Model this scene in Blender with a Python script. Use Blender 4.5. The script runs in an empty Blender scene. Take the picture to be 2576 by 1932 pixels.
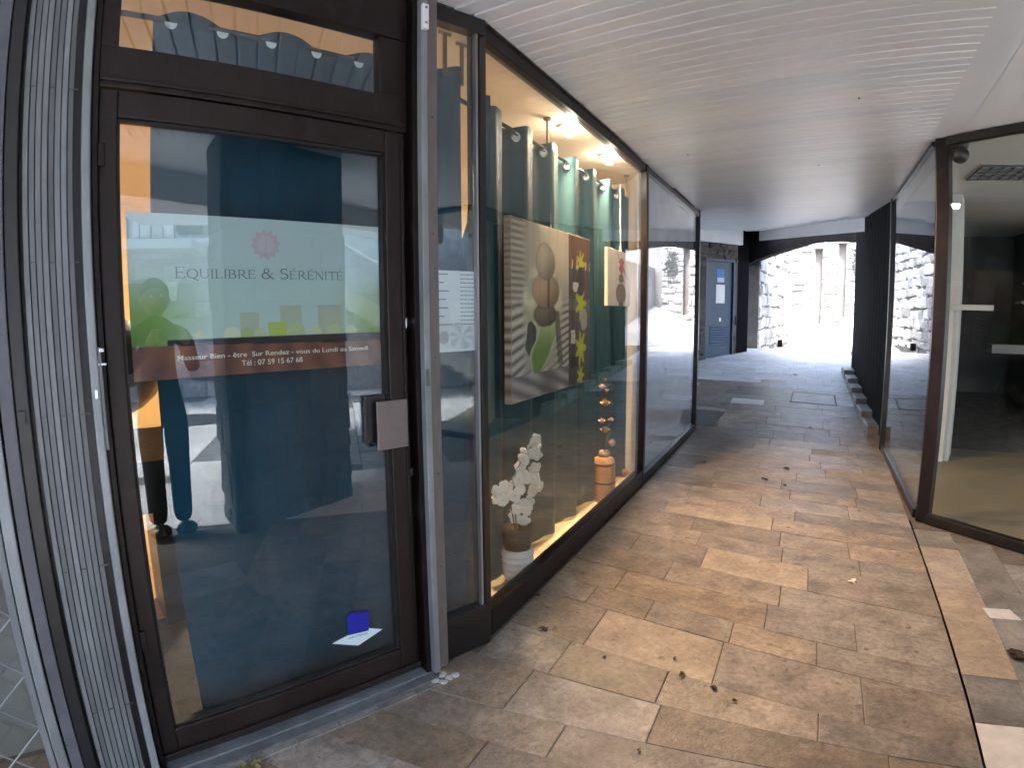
import bpy, math, random
import numpy as np
from mathutils import Matrix, Vector
random.seed(7)
SC = bpy.context.scene
COL = SC.collection
H = 2.813

# ---------------------------------------------------------------- camera
cd = bpy.data.cameras.new('camera'); cam = bpy.data.objects.new('camera', cd); COL.objects.link(cam)
cd.type = 'PANO'; cd.panorama_type = 'FISHEYE_LENS_POLYNOMIAL'      # wide phone lens with its barrel distortion
cd.sensor_width = 36; cd.sensor_height = 36 * 769 / 1024; cd.sensor_fit = 'HORIZONTAL'
cd.fisheye_fov = math.pi; cd.fisheye_polynomial_k0 = 0
cd.fisheye_polynomial_k1 = -4.76792744e-02; cd.fisheye_polynomial_k2 = -1.28034769e-04
cd.fisheye_polynomial_k3 = 3.70122432e-05; cd.fisheye_polynomial_k4 = -8.64036701e-07
cd.clip_start = 0.01; cd.clip_end = 300
f_ = (-0.45038899, 0.88447327, -0.12188845); r_ = (0.89144655, 0.45308322, -0.00621646); u_ = (-0.04972732, 0.11145686, 0.99252434)
cam.matrix_world = Matrix(((r_[0], u_[0], -f_[0], 0), (r_[1], u_[1], -f_[1], 0), (r_[2], u_[2], -f_[2], 1.55), (0, 0, 0, 1)))
SC.camera = cam

# ---------------------------------------------------------------- daylight
w = bpy.data.worlds.new('World'); SC.world = w; w.use_nodes = True
nt = w.node_tree; bg = nt.nodes['Background']; sky = nt.nodes.new('ShaderNodeTexSky')
sky.sky_type = 'NISHITA'; sky.sun_disc = False; sky.sun_elevation = math.radians(55); sky.sun_rotation = math.radians(165)
sky.air_density = 1.0; sky.dust_density = 2.5; sky.ozone_density = 0.6
nt.links.new(sky.outputs[0], bg.inputs[0]); bg.inputs[1].default_value = 0.15
sl = bpy.data.lights.new('sun', 'SUN'); so = bpy.data.objects.new('sun', sl); COL.objects.link(so)
sl.energy = 1.5; sl.angle = math.radians(18); sl.color = (1, .985, .96)
_el, _az = math.radians(55), math.radians(165)
_d = Vector((math.sin(_az) * math.cos(_el), math.cos(_az) * math.cos(_el), math.sin(_el)))
so.rotation_euler = _d.to_track_quat('Z', 'Y').to_euler()
SC.view_settings.view_transform = 'Standard'; SC.view_settings.look = 'None'
SC.view_settings.exposure = 3.3; SC.view_settings.gamma = 1; SC.view_settings.use_curve_mapping = False
SC.cycles.max_bounces = 10; SC.cycles.transparent_max_bounces = 24; SC.cycles.diffuse_bounces = 5
SC.cycles.glossy_bounces = 6; SC.cycles.sample_clamp_indirect = 6

# ---------------------------------------------------------------- materials
MATS = {}
def mat(name, col, rough=.6, noise=0, scale=20, metal=0, bump=0, var=0, spec=.5, stretch=None, emit=0, detail=5, coat=0, vcol=False, stain=0, stain_col=(.02, .018, .015), stain_scale=3):
    m = bpy.data.materials.new(name); MATS[name] = m; m.use_nodes = True
    n = m.node_tree.nodes; l = m.node_tree.links; b = n['Principled BSDF']
    b.inputs['Roughness'].default_value = rough; b.inputs['Metallic'].default_value = metal
    b.inputs['Specular IOR Level'].default_value = spec; b.inputs['Coat Weight'].default_value = coat
    src = None
    if vcol:
        a = n.new('ShaderNodeVertexColor'); a.layer_name = 'print'; src = a.outputs[0]
    else:
        rgb = n.new('ShaderNodeRGB'); rgb.outputs[0].default_value = (*col, 1); src = rgb.outputs[0]
    tc = n.new('ShaderNodeTexCoord'); co = tc.outputs['Object']
    if stretch:
        mp = n.new('ShaderNodeMapping'); mp.inputs['Scale'].default_value = stretch; l.new(co, mp.inputs[0]); co = mp.outputs[0]
    if var:
        oi = n.new('ShaderNodeObjectInfo'); mr = n.new('ShaderNodeMapRange'); l.new(oi.outputs['Random'], mr.inputs[0])
        mr.inputs[3].default_value = 1 - var; mr.inputs[4].default_value = 1 + var
        hs = n.new('ShaderNodeHueSaturation'); l.new(src, hs.inputs['Color']); l.new(mr.outputs[0], hs.inputs['Value'])
        mr2 = n.new('ShaderNodeMath'); mr2.operation = 'FRACT'; mm = n.new('ShaderNodeMath'); mm.operation = 'MULTIPLY'; mm.inputs[1].default_value = 17.3
        l.new(oi.outputs['Random'], mm.inputs[0]); l.new(mm.outputs[0], mr2.inputs[0])
        mr3 = n.new('ShaderNodeMapRange'); l.new(mr2.outputs[0], mr3.inputs[0]); mr3.inputs[3].default_value = .6; mr3.inputs[4].default_value = 1.35
        l.new(mr3.outputs[0], hs.inputs['Saturation']); src = hs.outputs[0]
        # each piece gets its own patch of the texture
        va = n.new('ShaderNodeVectorMath'); va.operation = 'ADD'; cx = n.new('ShaderNodeCombineXYZ')
        ml = n.new('ShaderNodeMath'); ml.operation = 'MULTIPLY'; ml.inputs[1].default_value = 40; l.new(oi.outputs['Random'], ml.inputs[0])
        l.new(ml.outputs[0], cx.inputs[0]); l.new(ml.outputs[0], cx.inputs[2]); l.new(co, va.inputs[0]); l.new(cx.outputs[0], va.inputs[1]); co = va.outputs[0]
    if noise:
        tx = n.new('ShaderNodeTexNoise'); tx.inputs['Scale'].default_value = scale; tx.inputs['Detail'].default_value = detail; tx.inputs['Roughness'].default_value = .65
        l.new(co, tx.inputs['Vector']); mr = n.new('ShaderNodeMapRange'); l.new(tx.outputs[0], mr.inputs[0])
        mr.inputs[1].default_value = .25; mr.inputs[2].default_value = .75; mr.inputs[3].default_value = 1 - noise; mr.inputs[4].default_value = 1 + noise
        tx2 = n.new('ShaderNodeTexNoise'); tx2.inputs['Scale'].default_value = scale * .17; tx2.inputs['Detail'].default_value = 4; l.new(co, tx2.inputs['Vector'])
        mr2 = n.new('ShaderNodeMapRange'); l.new(tx2.outputs[0], mr2.inputs[0]); mr2.inputs[1].default_value = .3; mr2.inputs[2].default_value = .7
        mr2.inputs[3].default_value = 1 - noise * .8; mr2.inputs[4].default_value = 1 + noise * .8
        mu = n.new('ShaderNodeMath'); mu.operation = 'MULTIPLY'; l.new(mr.outputs[0], mu.inputs[0]); l.new(mr2.outputs[0], mu.inputs[1])
        vm = n.new('ShaderNodeVectorMath'); vm.operation = 'SCALE'; l.new(src, vm.inputs[0]); l.new(mu.outputs[0], vm.inputs['Scale']); src = vm.outputs[0]
        rr = n.new('ShaderNodeMapRange'); l.new(tx.outputs[0], rr.inputs[0]); rr.inputs[3].default_value = max(.02, rough - .12); rr.inputs[4].default_value = min(1, rough + .12); l.new(rr.outputs[0], b.inputs['Roughness'])
        if bump:
            bp = n.new('ShaderNodeBump'); bp.inputs['Strength'].default_value = bump; bp.inputs['Distance'].default_value = .01; l.new(tx.outputs[0], bp.inputs['Height']); l.new(bp.outputs[0], b.inputs['Normal'])
    if stain:
        geo = n.new('ShaderNodeNewGeometry'); ts = n.new('ShaderNodeTexNoise'); ts.inputs['Scale'].default_value = stain_scale; ts.inputs['Detail'].default_value = 6; ts.inputs['Roughness'].default_value = .7
        l.new(geo.outputs['Position'], ts.inputs['Vector']); cr = n.new('ShaderNodeMapRange'); l.new(ts.outputs[0], cr.inputs[0])
        cr.inputs[1].default_value = .54; cr.inputs[2].default_value = .74; cr.inputs[3].default_value = 0; cr.inputs[4].default_value = stain
        mx = n.new('ShaderNodeMix'); mx.data_type = 'RGBA'; l.new(cr.outputs[0], mx.inputs[0]); l.new(src, mx.inputs[6]); mx.inputs[7].default_value = (*stain_col, 1); src = mx.outputs[2]
        if 'slab' in name:
            for sc_, lo_, hi_, am_, col_ in ((17, .64, .72, .75, tuple(c * .35 for c in col)), (75, .60, .74, .45, tuple(c * .45 for c in col)), (48, .66, .76, .5, tuple(min(1, c * 1.7) for c in col))):
                t3 = n.new('ShaderNodeTexNoise'); t3.inputs['Scale'].default_value = sc_; t3.inputs['Detail'].default_value = 3; l.new(geo.outputs['Position'], t3.inputs['Vector'])
                c3 = n.new('ShaderNodeMapRange'); l.new(t3.outputs[0], c3.inputs[0]); c3.inputs[1].default_value = lo_; c3.inputs[2].default_value = hi_; c3.inputs[4].default_value = am_
                m3 = n.new('ShaderNodeMix'); m3.data_type = 'RGBA'; l.new(c3.outputs[0], m3.inputs[0]); l.new(src, m3.inputs[6]); m3.inputs[7].default_value = (*col_, 1); src = m3.outputs[2]
    l.new(src, b.inputs['Base Color'])
    if emit:
        b.inputs['Emission Color'].default_value = (*col, 1); b.inputs['Emission Strength'].default_value = emit
    return m
def glass_mat(name, tint=(.93, .96, .95), base=.045, gain=1.0, dirt=.0):
    m = bpy.data.materials.new(name); MATS[name] = m; m.use_nodes = True; n = m.node_tree.nodes; l = m.node_tree.links; n.clear()
    o = n.new('ShaderNodeOutputMaterial'); tr = n.new('ShaderNodeBsdfTransparent'); tr.inputs[0].default_value = (*tint, 1)
    gl = n.new('ShaderNodeBsdfGlossy'); gl.inputs['Roughness'].default_value = 0.0; gl.inputs[0].default_value = (.97, .99, 1, 1)
    lw = n.new('ShaderNodeLayerWeight'); lw.inputs[0].default_value = .5
    pw = n.new('ShaderNodeMath'); pw.operation = 'POWER'; pw.inputs[1].default_value = 5; l.new(lw.outputs['Facing'], pw.inputs[0])
    ma = n.new('ShaderNodeMath'); ma.operation = 'MULTIPLY_ADD'; ma.inputs[1].default_value = (1 - base) * gain; ma.inputs[2].default_value = base; ma.use_clamp = True
    l.new(pw.outputs[0], ma.inputs[0]); mx = n.new('ShaderNodeMixShader'); l.new(ma.outputs[0], mx.inputs[0]); l.new(tr.outputs[0], mx.inputs[1]); l.new(gl.outputs[0], mx.inputs[2])
    out = mx
    if dirt:
        df = n.new('ShaderNodeBsdfDiffuse'); df.inputs[0].default_value = (.5, .5, .5, 1); ts = n.new('ShaderNodeTexNoise'); ts.inputs['Scale'].default_value = 3; ts.inputs['Detail'].default_value = 8
        tc = n.new('ShaderNodeTexCoord'); l.new(tc.outputs['Object'], ts.inputs['Vector']); mr = n.new('ShaderNodeMapRange'); l.new(ts.outputs[0], mr.inputs[0]); mr.inputs[1].default_value = .4; mr.inputs[2].default_value = .8; mr.inputs[4].default_value = dirt
        m2 = n.new('ShaderNodeMixShader'); l.new(mr.outputs[0], m2.inputs[0]); l.new(mx.outputs[0], m2.inputs[1]); l.new(df.outputs[0], m2.inputs[2]); out = m2
    l.new(out.outputs[0], o.inputs[0]); return m

SLAB = mat('slab_stone', (.208, .176, .142), .40, noise=.42, scale=34, bump=.5, var=.27, spec=.45, stain=.55, stain_col=(.07, .058, .045), stain_scale=4)
SLABL = mat('pale_slab_stone', (.30, .262, .22), .6, noise=.3, scale=34, bump=.3, var=.08, stain=.3, stain_col=(.15, .12, .09))
SLABG = mat('grey_slab_stone', (.19, .187, .18), .42, noise=.38, scale=30, bump=.35, var=.16, stain=.5, stain_col=(.07, .065, .06))
SLABW = mat('white_and_daylit_slab_stone', (.50, .50, .50), .6, noise=.15, scale=14, bump=.2)
SLABF = mat('exit_light_slab_stone', (.60, .60, .60), .5, noise=.2, scale=20, bump=.3, var=.1)  # far ramp slabs paled to paint in the bright light from the exit
MORTAR = mat('joint_mortar', (.11, .098, .086), .9, noise=.3, scale=40)
PVC = mat('white_lining_board', (.73, .765, .80), .36, noise=.03, scale=3, var=.03, spec=.4, stain=.12, stain_col=(.40, .39, .37), stain_scale=1.6)
PLASTER = mat('white_plaster', (.76, .76, .76), .75, noise=.06, scale=5)
BROWN = mat('dark_brown_aluminium', (.010, .006, .0055), .38, noise=.35, scale=30, spec=.3, stretch=(1, 1, .3), stain=.25, stain_col=(.07, .06, .055), stain_scale=9)
BROWN2 = mat('brown_door_aluminium', (.016, .010, .009), .42, noise=.3, scale=24, spec=.3, stretch=(1, 1, .3), stain=.4, stain_col=(.045, .038, .034), stain_scale=12)
BLACKISH = mat('dark_window_metal', (.009, .0075, .0075), .35, noise=.4, scale=30)
RAILM = mat('taupe_rail_metal', (.13, .115, .11), .42, noise=.2, scale=30, metal=.2, stretch=(1, 1, .2))
GALV = mat('galvanised_steel', (.20, .215, .225), .45, noise=.3, scale=14, metal=.25, bump=.1, stretch=(1, 1, .25), stain=.3, stain_col=(.13, .13, .13), stain_scale=14)
GALVD = mat('dull_slat_steel', (.135, .148, .158), .5, noise=.32, scale=20, metal=.2, var=.16, stretch=(1, 1, .2), stain=.4, stain_col=(.07, .075, .08), stain_scale=18)
ALU = mat('bare_aluminium', (.30, .30, .31), .32, noise=.15, scale=30, metal=.7, stretch=(1, 1, .2))
RUBBER = mat('black_gasket', (.008, .008, .008), .6)
CURT = mat('teal_curtain_cloth', (.010, .056, .074), .62, noise=.12, scale=160, spec=.5, bump=.05)
CURTD = mat('blue_teal_curtain_cloth', (.0028, .044, .076), .7, noise=.1, scale=160, spec=.15, bump=.05)
CREAM = mat('cream_wall_paint', (.70, .60, .44), .7, noise=.05, scale=6)
CREAMC = mat('cream_ceiling_paint', (.72, .66, .56), .8, noise=.04, scale=6)
OCHRE = mat('ochre_wall_paint', (.66, .45, .21), .7, noise=.06, scale=6)
WOODF = mat('laminate_floor', (.50, .28, .11), .4, noise=.15, scale=30, stretch=(1, 8, 1))
SILL = mat('pale_display_floor', (.62, .50, .34), .5, noise=.08, scale=20)
BLACK = mat('black_lacquer', (.008, .008, .009), .35, noise=.1)
OAK = mat('oak_drawer', (.55, .31, .12), .5, noise=.15, scale=20, stretch=(1, 1, 6))
PAPER = mat('white_paper', (.80, .80, .79), .7, noise=.03)
INK = mat('grey_ink', (.17, .18, .19), .7)
WHITEINK = mat('cream_ink', (.78, .70, .60), .6)
PRINT = mat('printed_colours', (1, 1, 1), .45, vcol=True)
ROSE = mat('rose_ink', (.50, .39, .41), .6)
BLUE = mat('blue_print', (.010, .015, .30), .5)
WHITEPL = mat('white_plastic', (.75, .76, .78), .35)
CHROME = mat('polished_metal', (.8, .8, .8), .18, metal=1)
BRASS = mat('aged_brass', (.25, .20, .13), .4, metal=.8)
CERAM = mat('white_ceramic', (.74, .74, .76), .3, noise=.04)
PETAL = mat('white_petal', (.74, .72, .66), .55, noise=.06, scale=30)
YPETAL = mat('yellow_petal', (.78, .55, .20), .6, noise=.1, scale=30)
PPETAL = mat('pale_pink_petal', (.62, .50, .45), .6, noise=.1, scale=30)
LEAFD = mat('dark_leaf', (.018, .028, .012), .5, noise=.2)
WRAP = mat('brown_pot_wrap', (.035, .026, .018), .5, noise=.3, scale=14)
BAMBOO = mat('bamboo_vase_wood', (.50, .28, .11), .45, noise=.25, scale=22, stretch=(6, 6, .6), bump=.1)
BAND = mat('dark_vase_band', (.07, .03, .015), .5)
TWIG = mat('dark_twig', (.05, .035, .025), .8)
GREYB = mat('grey_backing_board', (.50, .51, .52), .7, noise=.04)
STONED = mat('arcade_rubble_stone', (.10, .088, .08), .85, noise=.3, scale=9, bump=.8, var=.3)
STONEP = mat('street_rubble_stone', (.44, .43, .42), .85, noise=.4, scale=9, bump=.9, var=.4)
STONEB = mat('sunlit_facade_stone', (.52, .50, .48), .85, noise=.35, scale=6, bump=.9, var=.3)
STREETM = mat('street_joint_mortar', (.13, .125, .12), .95, noise=.3, scale=14)
STONEM = mat('lime_mortar', (.09, .082, .078), .95, noise=.2, scale=14)
STONEK = mat('dark_silhouette_stone', (.004, .004, .005), .95, noise=.3, scale=10, bump=.6, var=.2, spec=.1)  # near-black colour stands in for the shadow on the backlit stone
PIERST = mat('shaded_pier_stone', (.09, .085, .08), .85, noise=.3, scale=9, bump=.6, var=.2)
STREET = mat('street_paving', (.55, .55, .55), .7, noise=.2, scale=3, bump=.2)
DOORB = mat('blue_grey_door_paint', (.030, .062, .105), .45, noise=.1, scale=8)
DARKR = mat('dark_wall_paint', (.075, .07, .068), .8, noise=.15, scale=5)
WPAINT = mat('white_wall_paint', (.56, .57, .55), .7, noise=.05)
TILE = mat('beige_shop_floor', (.20, .18, .13), .5, noise=.15, scale=4)
LEAFB = mat('dry_leaf', (.045, .03, .02), .8, noise=.3, var=.3)
LEAFY = mat('yellowish_litter', (.13, .12, .05), .8, noise=.3)
CAST = mat('cast_iron', (.05, .045, .042), .6, noise=.3, scale=30, bump=.3)
CLOTHD = mat('dark_coat_cloth', (.012, .014, .018), .85, noise=.2)
JEANS = mat('dark_trouser_cloth', (.012, .016, .028), .85, noise=.2)
SKIN = mat('skin', (.42, .25, .18), .5)
HAIR = mat('dark_hair', (.02, .014, .01), .7)
GREEN = mat('ivy_leaves', (.075, .08, .07), .7, noise=.4, scale=8)
BULB = mat('warm_bulb', (1, .80, .50), .5, emit=9)
GLASS = glass_mat('clear_shop_glass'); GLASSD = glass_mat('door_glass', tint=(.9, .95, .96), base=.074, gain=1.0, dirt=.012)
GLASSG = glass_mat('smoked_shop_glass', tint=(.92, .93, .94), base=.06, gain=1.0, dirt=.08); GLASSR = glass_mat('right_shop_glass', tint=(.93, .94, .93), base=.022, gain=.8)

# ---------------------------------------------------------------- helpers
def tag(o, label=None, cat=None, group=None, kind=None):
    if label: o['label'] = label
    if cat: o['category'] = cat
    if group: o['group'] = group
    if kind: o['kind'] = kind
    return o
def empty(name, loc, label=None, cat=None, group=None, kind=None):
    o = bpy.data.objects.new(name, None); COL.objects.link(o); o.location = loc; o.empty_display_size = .1
    o['_w'] = 0; del o['_w']; LOC[o.name] = Vector(loc)
    return tag(o, label, cat, group, kind)
LOC = {}
def link(name, me, parent=None, bevel=0):
    o = bpy.data.objects.new(name, me); COL.objects.link(o)
    if parent is not None:
        o.parent = parent
        b = Vector((0, 0, 0)); p = parent
        while p is not None: b += Vector(p.location); p = p.parent
        o.location = -b      # geometry is written in world coordinates (parents are never rotated)
    if bevel:
        md = o.modifiers.new('bevel', 'BEVEL'); md.width = bevel; md.segments = 2; md.limit_method = 'ANGLE'; md.angle_limit = math.radians(40)
    return o
class MB:
    def __init__(s): s.v = []; s.f = []; s.sm = False
    def add(s, vs, fs):
        n = len(s.v); s.v += [tuple(p) for p in vs]; s.f += [tuple(i + n for i in f) for f in fs]; return s
    def box(s, a, b, fr=None):
        (x0, y0, z0), (x1, y1, z1) = a, b
        vs = [(x0, y0, z0), (x1, y0, z0), (x1, y1, z0), (x0, y1, z0), (x0, y0, z1), (x1, y0, z1), (x1, y1, z1), (x0, y1, z1)]
        if fr: vs = [fr(*p) for p in vs]
        return s.add(vs, [(0, 3, 2, 1), (4, 5, 6, 7), (0, 1, 5, 4), (1, 2, 6, 5), (2, 3, 7, 6), (3, 0, 4, 7)])
    def prism(s, poly, z0, z1, fr=None):
        n = len(poly); vs = [(x, y, z0) for x, y in poly] + [(x, y, z1) for x, y in poly]
        if fr: vs = [fr(*p) for p in vs]
        return s.add(vs, [tuple(range(n - 1, -1, -1)), tuple(range(n, 2 * n))] + [(i, (i + 1) % n, n + (i + 1) % n, n + i) for i in range(n)])
    def tube(s, pts, r, n=8, cap=True):
        pts = [Vector(p) for p in pts]; rs = r if isinstance(r, (list, tuple)) else [r] * len(pts); vs = []; fs = []
        for i, p in enumerate(pts):
            t = (pts[min(i + 1, len(pts) - 1)] - pts[max(i - 1, 0)]).normalized(); a = t.orthogonal().normalized()
            if abs(t.z) < .99: a = Vector((0, 0, 1)).cross(t).normalized()
            else: a = Vector((1, 0, 0))
            b = t.cross(a).normalized()
            for k in range(n):
                an = 2 * math.pi * k / n; vs.append(p + a * math.cos(an) * rs[i] + b * math.sin(an) * rs[i])
        for i in range(len(pts) - 1):
            for k in range(n): fs.append((i * n + k, i * n + (k + 1) % n, (i + 1) * n + (k + 1) % n, (i + 1) * n + k))
        if cap: fs += [tuple(range(n - 1, -1, -1)), tuple((len(pts) - 1) * n + k for k in range(n))]
        return s.add(vs, fs)
    def lathe(s, c, prof, n=24):
        vs = []; fs = []
        for r, z in prof:
            for k in range(n): an = 2 * math.pi * k / n; vs.append((c[0] + r * math.cos(an), c[1] + r * math.sin(an), c[2] + z))
        for i in range(len(prof) - 1):
            for k in range(n): fs.append((i * n + k, i * n + (k + 1) % n, (i + 1) * n + (k + 1) % n, (i + 1) * n + k))
        fs += [tuple(range(n - 1, -1, -1)), tuple((len(prof) - 1) * n + k for k in range(n))]
        return s.add(vs, fs)
    def sphere(s, c, r, n=10, m=7, sc=(1, 1, 1)):
        prof = [(r * math.sin(math.pi * i / m), -r * math.cos(math.pi * i / m)) for i in range(m + 1)]; n0 = len(s.v); s.lathe((0, 0, 0), prof, n)
        for i in range(n0, len(s.v)): p = s.v[i]; s.v[i] = (c[0] + p[0] * sc[0], c[1] + p[1] * sc[1], c[2] + p[2] * sc[2])
        return s
    def mesh(s, name, m, smooth=False):
        me = bpy.data.meshes.new(name); me.from_pydata(s.v, [], s.f); me.materials.append(m)
        if smooth or s.sm: me.shade_smooth()
        me.update(); return me
    def obj(s, name, m, parent=None, bevel=0, smooth=False, label=None, kind=None):
        o = link(name, s.mesh(name, m, smooth), parent, bevel); return tag(o, label=label, kind=kind)
def box(name, a, b, m, parent=None, fr=None, bevel=0, **k): return MB().box(a, b, fr).obj(name, m, parent, bevel, **k)

# facade frame of the shop door: s along the wall, q out of the wall, z up
DE = Vector((.3966959, .91795009, 0)); DN = Vector((.91795009, -.3966959, 0)); DA = Vector((-1.8329, .9805, 0))
def F(s, q, z): return DA + DE * s + DN * q + Vector((0, 0, z))
A0 = Vector((-1.303, 2.263, 0))          # street corner of the left shop
WX = -1.305
def W(y, q, z): return Vector((WX + q, y, z))    # big window frame: q towards the passage
def ramp(y): return max(0, .102 * (y - 7.6)) if y < 14.48 else .102 * (14.48 - 7.6)
def zc(y): return H + max(0, .08 * (y - 7.4))

# ================================================================ SETTING: ground
def slab(poly, zf, par, m, gap=.0015, t=.03, jit=.0015):
    """one stone slab over poly (ccw, xy), height function zf, chamfered arris"""
    n = len(poly); cx = sum(p[0] for p in poly) / n; cy = sum(p[1] for p in poly) / n; dz = random.uniform(-jit, jit); vs = []
    def ins(p, d):
        v = Vector((cx - p[0], cy - p[1])); L = v.length; return (p[0] + v.x / L * d * 1.35, p[1] + v.y / L * d * 1.35)
    for d, z in ((gap, -t), (gap, -.0018), (gap + .003, 0)):
        for p in poly:
            x, y = ins(p, d); vs.append((x, y, zf(y) + z + dz))
    fs = [tuple(range(2 * n, 3 * n))]
    for r in (0, 1):
        for i in range(n): fs.append((r * n + i, r * n + (i + 1) % n, (r + 1) * n + (i + 1) % n, (r + 1) * n + i))
    return MB().add(vs, fs).obj('slab', m, par)
passage = empty('passage_floor', (0, 0, 0)); tag(passage, kind='structure')
def seam(y): return .772 + .032 * (y - 2)
# bed under everything
bed = MB(); ys = [-3, 0, 2, 4, 6, 7.6, 9, 11, 13, 14.48]
for a, b in zip(ys[:-1], ys[1:]):
    bed.add([(-4.2, a, ramp(a) - .006), (4.5, a, ramp(a) - .006), (4.5, b, ramp(b) - .006), (-4.2, b, ramp(b) - .006)], [(0, 1, 2, 3)])
tag(bed.obj('joint_bed', MORTAR, passage))
rows = [1.02, 1.25, 1.48, 1.70, 1.90, 2.10, 2.30, 2.655, 2.87, 3.15, 3.42, 3.765, 4.03, 4.32, 4.60, 4.84, 5.16, 5.42, 5.76, 6.03, 6.32, 6.62, 6.94, 7.22, 7.6]
while rows[-1] < 14.2: rows.append(rows[-1] + random.uniform(.27, .42))
rows[-1] = 14.47
def slope(y): return np.interp(y, [1, 1.9, 2.3, 2.7, 3.7, 5, 7, 9], [.06, .08, -.12, -.15, -.16, -.11, -.08, -.06])
special = {6: (-.86, -.25), 10: (-.505, .122)}       # the pale slabs one notices first
def lx(y): return -1.27 if y > 2.2 else -1.27 - (2.2 - y) * .36
for i, (ya, yb) in enumerate(zip(rows[:-1], rows[1:])):
    ma, mb = slope(ya), slope(yb)
    def yat(x, y0, m): return y0 + m * x
    xl = lx((ya + yb) / 2); xr = seam((ya + yb) / 2)
    if ya > 7.84: xl = -2.35
    if ya > 7.5: xr = 1.0
    xs = [xl]
    if i in special:
        a, b = special[i]; xs = [xl, a, b, .2 + random.uniform(.0, .2), xr] if i == 6 else [xl, -.98, a, b, xr]
    else:
        x = xl + random.uniform(.25, .7)
        while x < xr - .22: xs.append(x); x += random.uniform(.34, .92)
        xs.append(xr)
    for j, (xa, xb) in enumerate(zip(xs[:-1], xs[1:])):
        k = random.uniform(-.03, .03)
        poly = [(xa, yat(xa, ya, ma)), (xb, yat(xb, ya, ma)), (xb, yat(xb, yb, mb)), (xa, yat(xa, yb, mb))]
        if poly[2][1] > 14.48: poly = [(px, min(py, 14.48)) for px, py in poly]
        last = xb == xr and ya < 7.5
        if last: poly[1] = (seam(poly[1][1]) - .003, poly[1][1]); poly[2] = (seam(poly[2][1]) - .003, poly[2][1])
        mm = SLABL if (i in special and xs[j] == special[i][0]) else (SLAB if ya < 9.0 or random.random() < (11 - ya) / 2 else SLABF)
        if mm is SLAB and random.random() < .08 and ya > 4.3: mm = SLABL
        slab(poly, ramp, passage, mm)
# terrace slabs right of the joint and in front of the shop door
terr = empty('terrace_floor', (0, 0, 0)); tag(terr, kind='structure')
cols = [(0, .25), (.25, .49), (.49, .86), (.86, 1.3)]
random.seed(11)
for c0, c1 in cols:
    y = 4.72 - c0 * .8 if c0 < .3 else 4.55 - c0 * .75
    first = True
    marks = {0: [4.37, 3.69, 2.745, 2.385, 1.75, 1.1, .5], .25: [3.46, 2.74, 2.375, 1.7, 1.0]}.get(c0, [3.3, 2.7, 2.36, 1.5])
    while y > -1.6:
        y2 = marks.pop(0) if marks else y - random.choice([.52, .66, .42])
        sk = .02
        m = SLABG
        if c0 == 0 and 3.6 < y < 4.4: m = SLABL
        if y < 2.39: m = SLABW  # near terrace whitened to paint in the daylight falling there
        slab([(seam(y2) + .007 + c0, y2), (seam(y2) + .007 + c1, y2), (seam(y) + .007 + c1, y), (seam(y) + .007 + c0, y)], ramp, terr, m)
        y = y2; first = False
MB().add([(seam(-1) - .006, -1, -.006), (seam(-1) + .012, -1, -.006), (seam(4.93) + .010, 4.93, -.006), (seam(4.93) - .006, 4.93, -.006)], [(0, 1, 2, 3)]).obj('expansion_joint', RUBBER, terr)
slab([(1.065, 3.36), (1.235, 3.37), (1.2, 3.49), (1.05, 3.475)], lambda y: .0035, terr, SLABW, gap=.001, jit=0)
random.seed(5)
# door side: courses running at right angles to the facade
u = -1.2
while u < 1.35:
    du = random.uniform(.2, .38); q = .13 + random.uniform(0, .02)
    while q < 1.5:
        dq = random.uniform(.22, .5)
        P = [F(u, q, 0), F(u, q + dq, 0), F(u + du, q + dq, 0), F(u + du, q, 0)]
        c = sum((p for p in P), Vector()) / 4
        if c.y < 1.72 + .05 * c.x + (.12 if c.x < -1.15 else 0) and c.x < -.05 and not (c.x > lx(c.y) + .04 and c.y > 1.06 + .06 * c.x):
            slab([(p.x, p.y) for p in P], ramp, terr, SLAB if random.random() < .4 else SLABG)
        q += dq
    u += du
# street: pavement outside the arcade, on this side and beyond the arch
st = MB(); st.add([(-60, -60, -.03), (60, -60, -.03), (60, 90, -.03), (-60, 90, -.03)], [(0, 1, 2, 3)])
tag(st.obj('ground', STREET), kind='structure')
st = MB().add([(-1.6, 14.485, .702), (3.5, 14.485, .702), (4.5, 20.2, 2.55), (-4, 20.2, -.5), (-4, 16, .5)], [(0, 1, 2, 3, 4)])
st.v[0] = (-1.6, 14.485, .698)
tag(MB().add([(-1.7, 14.48, .70), (1.9, 14.48, .70), (3.2, 20.3, 2.10), (1.48, 20.3, 1.55), (-.42, 20.3, .80), (-1.9, 20.3, .40)], [(0, 1, 2, 3, 4, 5)]).obj('street_ramp', STREET), kind='structure')
random.seed(3)
sq = empty('street_paving_field', (0, 0, 0)); tag(sq, kind='structure')
for i in range(9):
    for j in range(7):
        x = 1.9 + i * .95 + (.4 if j % 2 else 0); y = -3.6 + j * .9
        if x + y * .4 > 1.6 and y - x < .2:
            slab([(x, y), (x + .95, y), (x + .95, y + .9), (x, y + .9)], lambda yy: .0, sq, random.choice([STREET, STREET, SLABG]), gap=.006, t=.06, jit=.003)
dk = MB().lathe((5.6, -.7, .004), [(.55, 0), (.55, .006), (.50, .008)], 30).obj('manhole_cover', CAST); tag(dk, 'large round iron manhole cover in the pale street seen in the door glass', 'manhole cover')

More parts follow.
